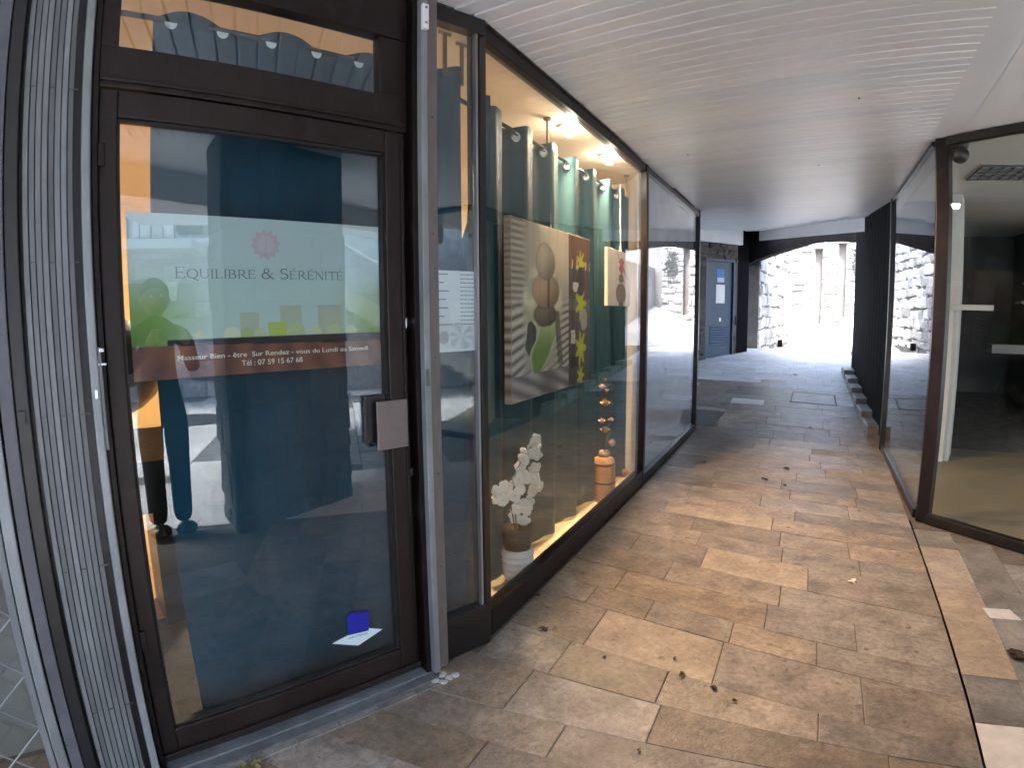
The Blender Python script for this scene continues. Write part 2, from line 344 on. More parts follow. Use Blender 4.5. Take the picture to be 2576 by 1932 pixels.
# ================================================================ SETTING: ceiling
ceil = empty('ceiling', (0, 0, 0)); tag(ceil, kind='structure')
def left_x(y):
    if y < 2.28: return -1.303 - (2.263 - y) * .432 + .03
    if y < 7.86: return -1.27
    return -3.2
def right_x(y):
    if y < 4.9: return .80 + .035 * (y - 3)
    return 1.02
e0, e1 = Vector((1.2, 9.85)), Vector((-1.2, 14.35))
def yedge(x):       # far diagonal edge of the ceiling
    return 10.82 - 1.819 * (x - .783)
bw = .095; y = -3.3; k = 0
MS = -.118
while y < 15:
    xa = left_x(y); xb = right_x(y)
    seg = []
    N = 2 if y < 8.5 else 10
    xs_ = np.linspace(xa, xb, N)
    p0 = []
    for x in xs_:
        ya_, yb_ = y + MS * x, y + bw + MS * x
        p0.append((x, ya_, yb_))
    if y > 8.5: p0 = [p for p in p0 if p[2] < yedge(p[0])]
    if len(p0) >= 2:
        b = MB()
        for (xa_, y0a, y1a), (xb_, y0b, y1b) in zip(p0[:-1], p0[1:]):
            if y < 3.0:                    # trim to the facade line
                xa_ = left_x((y0a + y1a) / 2)
            g = .004; d = .009
            v = [(xa_, y0a + g, zc(y0a) + d), (xa_, y0a + g + .009, zc(y0a)), (xa_, y1a - g, zc(y1a)), (xa_, y1a, zc(y1a) + d), (xb_, y0b + g, zc(y0b) + d), (xb_, y0b + g + .009, zc(y0b)), (xb_, y1b - g, zc(y1b)), (xb_, y1b, zc(y1b) + d)]
            b.add(v, [(0, 1, 5, 4), (1, 2, 6, 5), (2, 3, 7, 6)])
        b.obj('ceiling_board', PVC, ceil)
    y += bw; k += 1
# boards of the next bay, running the other way, right of the trim joint
for i in range(22):
    a = i * .2
    def P(a, t): return Vector((.80 + .035 * (t - 3), t, 0)) + Vector((1, 0, 0)) * a
    p = [P(a, -1 + 0), P(a + .197, -1), P(a + .197 - .0, 6.2), P(a, 6.2)]
    MB().add([(q.x, q.y, H + .002) for q in p] + [(p[1].x + .003, -1, H + .006), (p[2].x + .003, 6.2, H + .006)], [(0, 3, 2, 1), (1, 2, 5, 4)]).obj('ceiling_board', PVC, ceil)
# covers from above: the storey over the arcade keeps the sky out
deck = MB().prism([(-9, -6), (-1.02, -3.42), (2.23, .18), (4.78, 2.93), (6.6, 5.0), (6.6, 14.6), (1.75, 14.45), (1.75, 9.9), (1.0, 10.95), (-1.1, 14.5), (-1.65, 15.3), (-9, 15.3)], 0, .4, fr=lambda x, y, z: Vector((x, y, zc(y) + .03 + z)))
tag(deck.obj('upper_floor_slab', PLASTER), kind='structure')
# white fascia at the far end of the ceiling
fa = MB(); pts = [(1.1, yedge(1.1)), (.783, yedge(.783)), (.353, yedge(.353)), (-.217, yedge(-.217)), (-.844, yedge(-.844)), (-1.16, 14.28)]
for (xa, ya), (xb, yb) in zip(pts[:-1], pts[1:]):
    za, zb = zc(ya), zc(yb); d = Vector((ya - yb, xb - xa, 0)).normalized() * -.06
    fa.add([(xa, ya, za - .225), (xb, yb, zb - .225), (xb, yb, zb + .05), (xa, ya, za + .05), (xa + d.x, ya - d.y, za - .225), (xb + d.x, yb - d.y, zb - .225), (xb + d.x, yb - d.y, zb + .05), (xa + d.x, ya - d.y, za + .05)],
           [(0, 1, 2, 3), (0, 4, 5, 1), (4, 7, 6, 5)])
for (xa, ya), (xb, yb) in zip(pts[:-1], pts[1:]):
    fa.add([(xa, ya + .0, zc(ya) - .006), (xb, yb, zc(yb) - .006), (xb - .2, yb - .26, zc(yb - .26) - .006), (xa - .2, ya - .26, zc(ya - .26) - .006), (xb - .2, yb - .26, zc(yb - .26) + .03), (xa - .2, ya - .26, zc(ya - .26) + .03)], [(0, 1, 2, 3), (3, 2, 4, 5)])
tag(fa.obj('fascia', PLASTER), kind='structure')
for (x_, y_) in ((-.9, 4.9), (.3, 3.9), (.1, 5.6)): tag(MB().sphere((x_, y_, H - .001), .006 if x_ else .004, 8, 5).obj('ceiling_fixing', BLACK, ceil))
# ================================================================ far door wall
def wallframe(p0, p1):
    p0, p1 = Vector((*p0, 0)), Vector((*p1, 0)); e = (p1 - p0).normalized(); n = Vector((e.y, -e.x, 0))
    return (lambda s, q, z: p0 + e * s + n * q + Vector((0, 0, z))), (p1 - p0).length
def rubble(par, fr, s0, s1, z0f, z1f, m, cw=.3, ch=.2, hole=None, prob=.35, seed=1, out=.03, limit=290):
    """random rubble stones, each one a part, with uneven faces"""
    rnd = random.Random(seed); z = -.2; cnt = 0
    base = min(z0f(s0), z0f(s1)); top = max(z1f(s0), z1f(s1)); z = base - .1
    while z < top:
        h = ch * rnd.uniform(.6, 1.3); s = s0 - rnd.uniform(0, .2)
        while s < s1:
            wd = cw * rnd.uniform(.5, 1.6); a, b = max(s, s0), min(s + wd, s1); zz = z + rnd.uniform(-.045, .045)
            cs, cz = (a + b) / 2, zz + h / 2
            if b - a > .05 and zz + h > z0f(cs) and zz < z1f(cs) and not (hole and hole(a, b, zz, zz + h)) and cnt < limit:
                g = rnd.uniform(.006, .014); o = out * rnd.uniform(.3, 1.3); j = lambda: rnd.uniform(-.03, .03)
                c0 = [(a + g, zz + g), (b - g, zz + g), (b - g, zz + h - g), (a + g, zz + h - g)]
                c1 = [(x + j() + (cs - x) * .06, min(y_ + j() + (cz - y_) * .06, z1f(cs))) for x, y_ in c0]
                c2 = [(x + (cs - x) * .3, y_ + (cz - y_) * .3) for x, y_ in c1]
                vs = [fr(x, -.05, y_) for x, y_ in c0] + [fr(x, o * .55, y_) for x, y_ in c1] + [fr(x, o + rnd.uniform(-.008, .008), y_) for x, y_ in c2]
                fs = [(8, 9, 10, 11)] + [(i, (i + 1) % 4, 4 + (i + 1) % 4, 4 + i) for i in range(4)] + [(4 + i, 4 + (i + 1) % 4, 8 + (i + 1) % 4, 8 + i) for i in range(4)]
                MB().add(vs, fs).obj('stone', m, par); cnt += 1
            s += wd
        z += h
    return cnt
fr, L = wallframe((-2.75, 11.6), (-1.40, 13.67))     # the door stands towards the right end
dw = empty('stone_wall', tuple(fr(0, 0, 0)), 'dark rubble stone wall around the grey service door at the passage end', 'stone wall')
D0, D1 = L - .97, L - .13
def gz(s): return ramp(fr(s, 0, 0).y)
MB().box((-.5, -.3, 0), (D0 - .02, -.004, 4.2), fr).box((D1 + .02, -.3, 0), (L, -.004, 4.2), fr).box((D0 - .02, -.3, gz(D0) + 2.12), (D1 + .02, -.004, 4.2), fr).obj('mortar_face', STONEM, dw)
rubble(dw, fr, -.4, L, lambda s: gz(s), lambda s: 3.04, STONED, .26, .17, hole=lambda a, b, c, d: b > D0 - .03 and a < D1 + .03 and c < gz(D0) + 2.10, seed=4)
b_ = MB()
for i in range(10):
    sa, sb_ = -.5 + (L + .55) * i / 10, -.5 + (L + .55) * (i + 1) / 10
    za, zb = zc(fr(sa, 0, 0).y) + .06, zc(fr(sb_, 0, 0).y) + .06
    b_.add([fr(sa, .09, 3.0), fr(sb_, .09, 3.0), fr(sb_, .09, zb), fr(sa, .09, za), fr(sa, 0, 3.0), fr(sb_, 0, 3.0)], [(0, 1, 2, 3), (0, 4, 5, 1)])
b_.obj('plaster_band', PLASTER, dw)
svc = empty('service_door', tuple(fr(D0, -.1, gz(D0))), 'blue grey metal service door with louvre and posted notices at the passage end', 'door')
zb = gz(D0) + .02
box('door_leaf', (D0, -.09, zb), (D1, -.045, zb + 2.06), DOORB, svc, fr, bevel=.004)
fm = MB().box((D0 - .045, -.1, zb - .02), (D0, .0, zb + 2.11), fr).box((D1, -.1, zb - .02), (D1 + .045, .0, zb + 2.11), fr).box((D0, -.1, zb + 2.06), (D1, .0, zb + 2.11), fr)
fm.obj('door_frame', DOORB, svc)
for i in range(8):
    zz = zb + .26 + i * .055
    MB().add([fr(D0 + .15, -.044, zz), fr(D1 - .12, -.044, zz), fr(D1 - .12, -.028, zz + .012), fr(D0 + .15, -.028, zz + .012), fr(D1 - .12, -.044, zz + .05), fr(D0 + .15, -.044, zz + .05)], [(0, 1, 2, 3), (3, 2, 4, 5)]).obj('louvre_blade', DOORB, svc)
for hz in (.3, 1.05, 1.8): box('hinge', (D0 - .02, -.044, zb + hz - .06), (D0 + .02, -.02, zb + hz + .06), BLACK, svc, fr)
box('blue_sign', (D0 + .33, -.044, zb + 1.72), (D0 + .58, -.040, zb + 1.9), BLUE and mat('sign_blue', (.05, .16, .42), .5), svc, fr)
box('sign_label', (D0 + .35, -.044, zb + 1.62), (D0 + .57, -.038, zb + 1.72), mat('sign_pale', (.45, .55, .68), .5), svc, fr)
box('notice_paper', (D0 + .32, -.044, zb + 1.17), (D0 + .60, -.040, zb + 1.57), PAPER, svc, fr)
box('scuff_mark', (D0 + .44, -.0445, zb + .78), (D0 + .5, -.0435, zb + .86), WHITEPL, svc, fr)

# dark pillar and the arch wall
frA, LA = wallframe((-1.42, 13.68), (-1.19, 14.02))
arch = empty('arched_wall', (-1.2, 14.0, ramp(14)), 'dark wall with a wide low arch opening to the bright street', 'arch')
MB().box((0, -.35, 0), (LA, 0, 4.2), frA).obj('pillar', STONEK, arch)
ax = [-1.19, -1.1, -.891, -.6, -.323, -.05, .184, .4, .589, .8, 1.021, 1.2, 1.5]
az = [2.62, 2.70, 2.77, 2.87, 2.955, 3.04, 3.106, 3.13, 3.139, 3.13, 3.113, 3.10, 3.07]
ab = MB()
for i in range(len(ax) - 1):
    xa, xb, za, zb_ = ax[i], ax[i + 1], az[i], az[i + 1]
    ab.add([(xa, 14.0, za), (xb, 14.0, zb_), (xb, 14.0, 3.75), (xa, 14.0, 3.75), (xa, 14.5, za - .03), (xb, 14.5, zb_ - .03), (xb, 14.5, 3.75), (xa, 14.5, 3.75)], [(0, 1, 2, 3), (0, 4, 5, 1), (4, 7, 6, 5)])
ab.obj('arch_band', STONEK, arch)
for i in range(24):    # voussoirs seen along the arch edge
    x = -1.15 + i * .095; z = np.interp(x, ax, az); z2 = np.interp(x + .085, ax, az)
    MB().add([(x, 13.985, z - .02), (x + .085, 13.985, z2 - .02), (x + .085, 13.985, z2 + .16), (x, 13.985, z + .16), (x, 14.12, z - .025), (x + .085, 14.12, z2 - .025)], [(0, 1, 2, 3), (0, 4, 5, 1)]).obj('voussoir', STONEK, arch)

# the bright street beyond the arch
frB, LB = wallframe((-1.0, 14.5), (-.42, 19.2))
# face looks towards +x: flip so that q points into the street
def frBq(s, q, z): return frB(s, q, z)
bw1 = empty('street_wall', (-1.0, 14.5, .7), 'pale sunlit rubble wall on the left just beyond the arch', 'stone wall')
MB().box((0, -.5, .3), (LB, -.004, 4.1), frBq).obj('mortar_face', STREETM, bw1)
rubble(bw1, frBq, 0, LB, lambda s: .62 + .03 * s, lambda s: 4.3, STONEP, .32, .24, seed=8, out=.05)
def frC(s, q, z): return Vector((s, 20.0 - q, z))
house = empty('stone_house', (.5, 20, 1.2), 'pale stone house with two tall narrow openings beyond the arch', 'house')
slots = [(.28, .50, 1.18, 3.50), (.97, 1.19, 1.38, 3.66)]
hb = MB(); xs_ = [-.9, .28, .50, .97, 1.19, 5.5]
for i in range(5):
    if i in (1, 3):
        sl_ = slots[0 if i == 1 else 1]; hb.box((xs_[i], -.6, -.5), (xs_[i + 1], -.004, sl_[2]), frC).box((xs_[i], -.6, sl_[3]), (xs_[i + 1], -.004, 4.0), frC)
    else: hb.box((xs_[i], -.6, -.5), (xs_[i + 1], -.004, 4.0), frC)
hb.obj('mortar_face', mat('pale_facade_render', (.28, .27, .26), .95, noise=.2, scale=6), house)
for (a_, b_, lo_, hi_, sd_) in ((-.42, .28, .7, 4.1, 12), (.50, .97, 1.1, 4.1, 13), (1.19, 1.9, 1.3, 4.1, 14), (.28, .50, 3.62, 4.1, 15), (.97, 1.19, 3.78, 4.1, 16)):
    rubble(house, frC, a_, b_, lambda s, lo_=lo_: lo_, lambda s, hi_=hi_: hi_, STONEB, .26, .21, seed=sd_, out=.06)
for x0, x1, z0, z1 in slots:
    wd = box('shutter', (x0, -.35, z0), (x1, -.3, z1), mat('weathered_shutter', (.36, .32, .30), .8, noise=.2), house, frC)
    box('lintel', (x0 - .08, -.1, z1), (x1 + .08, .05, z1 + .12), STONEP, house, frC)
box('stone_step', (.9, 0, 1.3), (1.7, .35, 1.42), STONEP, house, frC)
iv = MB(); rnd = random.Random(2)
for i in range(320):
    x, z = rnd.gauss(1.55, .12), rnd.gauss(3.1, .28); a = rnd.uniform(0, 6.28); r = rnd.uniform(.025, .05); c = frC(x, .1 + rnd.uniform(0, .14), z)
    d1 = Vector((math.cos(a), rnd.uniform(-.5, .5), math.sin(a))) * r; d2 = Vector((-math.sin(a), rnd.uniform(-.5, .5), math.cos(a))) * r
    iv.add([c - d1, c + d2 * .6, c + d1, c - d2 * .6], [(0, 1, 2, 3)])
tag(iv.obj('ivy', GREEN), 'small patch of dark ivy on the stone house beside its right opening', 'ivy')
box('stone_block', (-.62, 16.2, .66), (-.50, 16.34, .84), STONEK, None); tag(bpy.data.objects['stone_block'], 'small dark bollard stone at the foot of the pale street wall', 'stone')
hw = tag(MB().box((1.25, 14.6, .2), (1.8, 20, 3.0), None).obj('street_side_house', STONEP), 'plain stone house closing the right side of the lane beyond the arch', 'house')
hw.location = (.9, 0, 0)

# ================================================================ right: dark pier wall with stepped plinth
pw = empty('dark_passage_wall', (1.0, 10, 0), 'unlit dark wall on the right between the shop glass and the arch', 'wall')
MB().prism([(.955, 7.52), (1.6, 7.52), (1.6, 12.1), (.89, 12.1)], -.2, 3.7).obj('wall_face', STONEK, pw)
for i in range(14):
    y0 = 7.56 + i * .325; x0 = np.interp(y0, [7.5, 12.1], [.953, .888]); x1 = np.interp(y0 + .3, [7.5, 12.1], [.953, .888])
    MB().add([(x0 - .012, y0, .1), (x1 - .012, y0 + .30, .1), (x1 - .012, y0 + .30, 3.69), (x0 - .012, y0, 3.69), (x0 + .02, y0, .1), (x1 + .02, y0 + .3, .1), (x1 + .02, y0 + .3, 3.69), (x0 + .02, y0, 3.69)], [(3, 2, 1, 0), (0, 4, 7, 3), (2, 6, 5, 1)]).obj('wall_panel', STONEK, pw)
pl = empty('stepped_plinth', (.85, 10, 0), 'stepped stone plinth climbing along the foot of the dark right wall', 'plinth')
for i, y0 in enumerate(np.linspace(7.9, 11.4, 6)):
    y1 = y0 + .66; zt = ramp(y0 + .35) + .13; xo = np.interp(y0, [7.9, 12.1], [.80, .70])
    MB().prism([(xo, y0), (.96, y0), (.94, y1), (xo - .012, y1)], ramp(y0) - .05, zt).obj('plinth_stone', SLABG, pl, bevel=.012)

# ================================================================ left shop: rooms
shop = empty('shop_room', (-3, 3, 0)); tag(shop, kind='structure')
MB().prism([(-6.5, -.2), (-2.13, .3), (-1.33, 2.27), (-1.33, 5.16), (-1.62, 5.66), (-6.5, 5.66)], -.09, .02).obj('room_floor', WOODF, shop)
MB().prism([(-6.5, -.2), (-2.13, .3), (-1.33, 2.27), (-1.33, 5.16), (-1.62, 5.66), (-6.5, 5.66)], 2.785, 2.84).obj('room_ceiling', CREAMC, shop)
MB().add([(-6.5, -.2, 0), (-6.5, 5.66, 0), (-6.5, 5.66, 2.8), (-6.5, -.2, 2.8)], [(0, 1, 2, 3)]).obj('back_wall', OCHRE, shop)
MB().add([(-6.5, 5.66, 0), (-1.60, 5.66, 0), (-1.60, 5.66, 2.8), (-6.5, 5.66, 2.8)], [(0, 1, 2, 3)]).obj('side_wall', CREAM, shop)
MB().prism([(-1.335, 5.135), (-1.335, 5.19), (-1.60, 5.70), (-1.63, 5.66)], .0, 2.80).obj('end_wall', WPAINT, shop)
MB().add([(-6.5, -.2, 0), (-2.17, .25, 0), (-2.17, .25, 2.8), (-6.5, -.2, 2.8)], [(0, 1, 2, 3)]).obj('near_wall', OCHRE, shop)
tag(MB().prism([(-1.62, 2.3), (-1.325, 2.3), (-1.325, 5.13), (-1.60, 5.13)], .021, .034).obj('display_floor', SILL, shop))
tag(box('door_mat', (-.3, -1.1, .021), (.95, -.06, .03), mat('brown_door_mat', (.09, .075, .07), .95, noise=.3, scale=80), None, F), 'brown grey door mat inside the shop door', 'door mat')
# furniture glimpsed past the curtain's left edge
cb = empty('cabinet', tuple(F(-.1, -1.3, .02)), 'black cabinet with oak drawer glimpsed at the left edge of the door glass', 'cabinet')
box('cabinet_body', (-.9, -1.5, .62), (.26, -1.0, .96), BLACK, cb, F, bevel=.01)
box('drawer_front', (-.85, -1.01, .88), (.25, -.985, 1.04), OAK, cb, F)
box('cabinet_leg', (-.85, -1.4, .02), (-.75, -1.1, .62), BLACK, cb, F); box('cabinet_leg', (.14, -1.4, .02), (.26, -1.02, .62), BLACK, cb, F)
bg_ = MB().sphere(tuple(F(.0, -1.2, 1.32)), .28, 14, 10, (1, 1, .9)); tag(bg_.obj('bag', BLACK, None, smooth=True), 'large black bag on the cabinet behind the door glass', 'bag')
rl = bpy.data.lights.new('room_lamp', 'AREA'); rl.energy = 7; rl.size = .7; rl.color = (1, .83, .62); ro = bpy.data.objects.new('room_lamp', rl); COL.objects.link(ro); ro.location = (-4.2, 3.6, 2.72)
lp = MB().lathe((-4.2, 3.6, 2.73), [(.38, .0), (.40, .02), (.40, .05)], 24).obj('ceiling_lamp', BULB); tag(lp, 'round warm ceiling lamp lighting the shop room behind the curtain', 'ceiling lamp')

# ---------------------------------------------------------------- curtains
def sm(x, a, b): t = max(0, min(1, (x - a) / (b - a))); return t * t * (3 - 2 * t)
def curtain(name, fn, s0, s1, z0, z1, period, amp, m, label, cat_group=None, parts=(), topamp=.02, n=None, botamp=0, phase=0):
    """wavy eyelet curtain; fn(s, q, z) -> world"""
    n = n or int((s1 - s0) / .012); zs = [z1, z1 - .05, z1 - .1] + list(np.linspace(z1 - .2, z0, 12)); vs = []; fs = []
    for i in range(n + 1):
        s = s0 + (s1 - s0) * i / n; a = 2 * math.pi * (s - s0) / period + phase
        hump = math.cos(a)
        for j, z in enumerate(zs):
            fade = j / (len(zs) - 1); am = amp * (1 - .25 * fade) + amp * .22 * math.sin(s * 31 + z * 1.3) * fade
            q = am * (math.cos(a) + .18 * math.cos(3 * a + z))
            zz = z + (topamp * hump if j == 0 else topamp * .4 * hump if j == 1 else 0) + (botamp * math.cos(a + .6) if j == len(zs) - 1 else 0)
            vs.append(fn(s + .012 * math.sin(a * 2 + z * 2) * fade, q, zz))
    k = len(zs)
    for i in range(n):
        for j in range(k - 1): fs.append((i * k + j, (i + 1) * k + j, (i + 1) * k + j + 1, i * k + j + 1))
    root = empty(name, tuple(fn((s0 + s1) / 2, 0, z0)), label, 'curtain', cat_group)
    o = MB().add(vs, fs).obj('cloth', m, root, smooth=True)
    md = o.modifiers.new('thickness', 'SOLIDIFY'); md.thickness = .0025
    return root
def ring(root, c, nrm, r=.021, t=.0055, mat_=None):
    nrm = nrm.normalized(); a = nrm.orthogonal().normalized(); b = nrm.cross(a); vs = []; fs = []; N, M = 16, 6
    for i in range(N):
        an = 2 * math.pi * i / N; d = a * math.cos(an) + b * math.sin(an)
        for j in range(M): bn = 2 * math.pi * j / M; vs.append(c + d * (r + t * math.cos(bn)) + nrm * t * .6 * math.sin(bn))
    for i in range(N):
        for j in range(M): fs.append((i * M + j, ((i + 1) % N) * M + j, ((i + 1) % N) * M + (j + 1) % M, i * M + (j + 1) % M))
    return MB().add(vs, fs).obj('eyelet', mat_ or CHROME, root, smooth=True)
def disc(root, c, nrm, r, m, name):
    nrm = nrm.normalized(); a = nrm.orthogonal().normalized(); b = nrm.cross(a)
    return MB().add([c + (a * math.cos(2 * math.pi * i / 14) + b * math.sin(2 * math.pi * i / 14)) * r for i in range(14)], [tuple(range(14))]).obj(name, m, root)
# big window curtain
CX = -.225
cw_ = curtain('window_curtain', lambda s, q, z: W(s, CX + q, z), 2.66, 5.38, .05, 2.60, .385, .046, CURT, 'teal eyelet curtain hanging in folds across the big display window', topamp=.022, botamp=.012, phase=-1.9)
for i in range(8):
    yy = 2.66 + .385 * (i + (1.9 - math.pi / 2) / 6.283)      # halfway up each fold face turned to the viewer
    if yy < 5.36:
        nn_ = Vector((1, -.75, 0)).normalized(); cc = W(yy, CX, 2.545) + nn_ * .006
        ring(cw_, cc, nn_, .026, .006); disc(cw_, cc - nn_ * .002, nn_, .024, PAPER, 'eyelet_hole')
        o = MB().tube([cc + Vector((0, -.03, .012)) + nn_ * .004, cc + Vector((0, .022, .012)) + nn_ * .001], .008, 8).obj('rod_section', BLACKISH, cw_)
rod = empty('window_curtain_rod', tuple(W(3.8, CX, 2.585)), 'dark curtain rod carrying the big window curtain on ceiling brackets', 'curtain rod')
MB().tube([W(2.36, CX, 2.575), W(5.38, CX, 2.575)], .011, 10).obj('rod_tube', BLACKISH, rod, smooth=True)
for yy in (3.52, 5.32): MB().tube([W(yy, CX + .0, 2.575), W(yy, CX, 2.775)], .008, 8).obj('rod_bracket', BRASS, rod); MB().lathe(tuple(W(yy, CX, 2.77)), [(.026, 0), (.026, .014)], 14).obj('bracket_plate', BRASS, rod)
# door curtain and narrow window curtain, along the facade
dc = curtain('door_curtain', lambda s, q, z: F(s, -.15 + q, z), .115, 1.02, .035, 2.583, .35, .012, CURTD, 'dark blue teal eyelet curtain hung flat behind the shop door', topamp=.020, phase=-2.15)
for i in range(5):
    MB().add([F(.17 + .176 * i + .021 * math.cos(math.radians(a)), -.133, 2.552 + .024 * math.sin(math.radians(a))) for a in range(180, 361, 15)], [tuple(range(13))]).obj('eyelet_hole', PAPER, dc)
dr = empty('door_curtain_rod', tuple(F(.5, -.15, 2.56)), 'dark rod above the door curtain seen through the fanlight', 'curtain rod')
MB().tube([F(-.05, -.15, 2.565), F(1.24, -.15, 2.565)], .010, 10).obj('rod_tube', BLACKISH, dr, smooth=True)
ncur = curtain('side_curtain', lambda s, q, z: F(s, -.12 + q, z), 1.10, 1.345, .06, 2.62, .27, .02, CURTD, 'narrow teal curtain panel behind the slim side window', topamp=.012, phase=.4)
nc2 = curtain('corner_curtain', lambda s, q, z: F(s - .085 * sm(1.98 - z, 0, .2) - .02 * sm(2.3 - z, 0, .3), -.16 + q, z), 1.435, 1.56, .06, 2.575, .2, .012, CURTD, 'teal curtain edge right of the cream gap in the slim side window', topamp=.008)
for i, (s, q) in enumerate(((1.275, -.12), (1.40, -.17))):
    br = empty('rod_holder', tuple(F(s, q, 2.6)), ['dark ceiling hook of the slim window rod, nearer the door post', 'dark ceiling hook of the slim window rod, nearer the corner'][i], 'rod holder', 'rod holders in the slim window')
    MB().tube([F(s, q, 2.58), F(s, q, 2.77)], .010, 8).obj('stem', BRASS, br); MB().tube([F(s - .03, q, 2.772), F(s + .03, q, 2.772)], .008, 8).obj('foot', BRASS, br)

# ---------------------------------------------------------------- shop door
door = empty('shop_door', tuple(F(.46, 0, 0)), 'brown framed glass shop door with fanlight and printed banner', 'door')
fq, fb = .035, -.035
box('frame_post', (-.078, fb - .02, .0), (-.060, fq + .01, 2.80), BROWN, door, F, bevel=.003)
box('frame_post', (.998, fb - .02, .0), (1.062, fq + .03, 2.80), BROWN, door, F, bevel=.003)
box('frame_header', (-.060, fb, 2.604), (.998, fq, 2.80), BROWN, door, F, bevel=.003)
MB().box((-.060, fb, 2.245), (.998, fq - .004, 2.376), F).box((-.060, fb, 2.376), (-.006, fq - .008, 2.604), F).box((.885, fb, 2.376), (.998, fq - .008, 2.604), F).obj('fanlight_frame', BROWN2, door, bevel=.004)
box('drip_moulding', (-.058, fq - .004, 2.262), (.99, fq + .008, 2.274), BROWN2, door, F, bevel=.003)
leaf = MB().box((-.058, fb, .055), (-.004, fq, 2.238), F).box((.902, fb, .055), (.986, fq, 2.238), F).box((-.004, fb, .055), (.902, fq, .150), F).box((-.004, fb, 2.154), (.902, fq, 2.238), F)
leafo = leaf.obj('door_leaf', BROWN2, door, bevel=.005)
box('leaf_moulding', (.965, fq, .06), (.977, fq + .007, 2.23), BROWN, leafo, F, bevel=.002)
gk = MB().box((-.004, -.01, .150), (.004, .02, 2.154), F).box((.894, -.01, .150), (.902, .02, 2.154), F).box((.004, -.01, .150), (.894, .02, .158), F).box((.004, -.01, 2.146), (.894, .02, 2.154), F)
gk.obj('gasket', RUBBER, leafo)
box('door_glass', (.002, -.003, .156), (.896, .003, 2.148), GLASSD, leafo, F)
box('fanlight_glass', (-.006, -.003, 2.376), (.885, .003, 2.604), GLASSD, door, F)
box('threshold', (-.06, -.03, .0), (1.06, .075, .018), GALVD, door, F, bevel=.003)
box('threshold_gap', (-.06, -.03, .018), (.998, .02, .055), RUBBER, door, F)
box('bottom_drip_rail', (-.056, fq, .056), (.984, fq + .018, .068), ALU and BROWN2, leafo, F, bevel=.003)
box('track_lip', (-.10, .078, .0), (1.02, .125, .012), GALVD, door, F)
for j in range(7): box('sill_stone', (-.12 + j * .17, .128, -.02), (.045 + j * .17, .16, .006), SLABG, door, F)
# keyhole escutcheon, catch, handle plates
MB().lathe((0, 0, 0), [(.0105, 0), (.0105, .006), (.004, .007)], 14).obj('lock_cylinder', CHROME, leafo)
o = leafo.children[-1]; rotm = DN.to_track_quat('Z', 'Y').to_matrix().to_4x4()
for v in o.data.vertices: v.co = F(.978, fq, 1.518) + rotm.to_3x3() @ v.co
box('lock_cylinder_tail', (.9745, fq, 1.488), (.9815, fq + .008, 1.515), CHROME, leafo, F, bevel=.002)
box('latch_hook', (.968, fq, .90), (.985, fq + .02, .935), BROWN, leafo, F, bevel=.004)
box('pull_plate', (.80, .004, 1.052), (.888, .022, 1.235), BLACK, leafo, F, bevel=.002)
box('push_plate', (.838, fq + .002, 1.022), (.972, fq + .012, 1.213), mat('brushed_taupe_plate', (.17, .145, .14), .38, noise=.15, scale=6, metal=.4), leafo, F, bevel=.003)
for zz in (2.0, .48): box('hinge', (-.062, fq, zz), (-.04, fq + .014, zz + .07), BROWN2, leafo, F, bevel=.004)
# printed banner behind the glass
def printmesh(name, fr, s0, s1, z0, z1, q, nx, nz, fn, m, par, lab=None):
    vs = [fr(s0 + (s1 - s0) * i / nx, q, z0 + (z1 - z0) * j / nz) for j in range(nz + 1) for i in range(nx + 1)]
    fs = [(j * (nx + 1) + i, j * (nx + 1) + i + 1, (j + 1) * (nx + 1) + i + 1, (j + 1) * (nx + 1) + i) for j in range(nz) for i in range(nx)]
    me = MB().add(vs, fs).mesh(name, m); at = me.color_attributes.new('print', 'FLOAT_COLOR', 'POINT'); buf = []
    for j in range(nz + 1):
        for i in range(nx + 1): buf += [*fn(i / nx, j / nz), 1]
    at.data.foreach_set('color', buf); return tag(link(name, me, par), label=lab)
def mixc(a, b, t): t = max(0, min(1, t)); return tuple(x + (y - x) * t for x, y in zip(a, b))
stonesb = [(.36, .17, .05), (.42, .19, .045), (.47, .16, .04), (.55, .18, .05), (.62, .17, .06), (.70, .16, .04), (.78, .18, .05), (.86, .16, .04), (.24, .22, .03)]
def banner_col(u, v):
    top = (.46, .53, .52); c = mixc((.46, .54, .50), top, sm(v, .4, .95))
    gl = sm(.75 - v, 0, .4) * max(sm(.34 - u, -.05, .3), sm(u - .76, 0, .2) * .95)
    c = mixc(c, (.18, .30, .035), gl); c = mixc(c, (.10, .19, .02), sm(.4 - v, 0, .18) * sm(.16 - u, 0, .15))
    if .24 < v < .47:
        for a, b in ((.39, .47), (.55, .645), (.71, .82)):
            if a < u < b and v < .44 - .04 * (b < .5): c = mixc(c, (.42, .42, .30), .85)
    if .22 < v < .33:
        for (x, y_, r) in stonesb:
            if (u - x) ** 2 + ((v - .255) * .6) ** 2 < r * r * .4: c = mixc((.38, .42, .18), (.62, .62, .42), math.sin(x * 40) * .5 + .5)
        if .5 < u < .58: c = mixc(c, (.40, .46, .04), .8)
    if .19 + .03 * (.5 - u) < v < .235 and u > .12 : c = (.010, .008, .012)
    if v <= .19 + .03 * (.5 - u):
        st_ = .5 + .5 * math.sin((u - .5) * 60 / (1.25 - v) + v * 4); c = mixc((.11, .030, .02), (.25, .09, .05), st_ * .7); c = mixc(c, (.40, .15, .05), sm(.1 - abs(u - .16), 0, .1) * .5 * sm(v, .05, .15))
    return c
bn = printmesh('banner', F, .021, .889, 1.352, 1.877, -.006, 200, 120, banner_col, PRINT, door, 'printed banner with pale top, green edges and red wood strip')
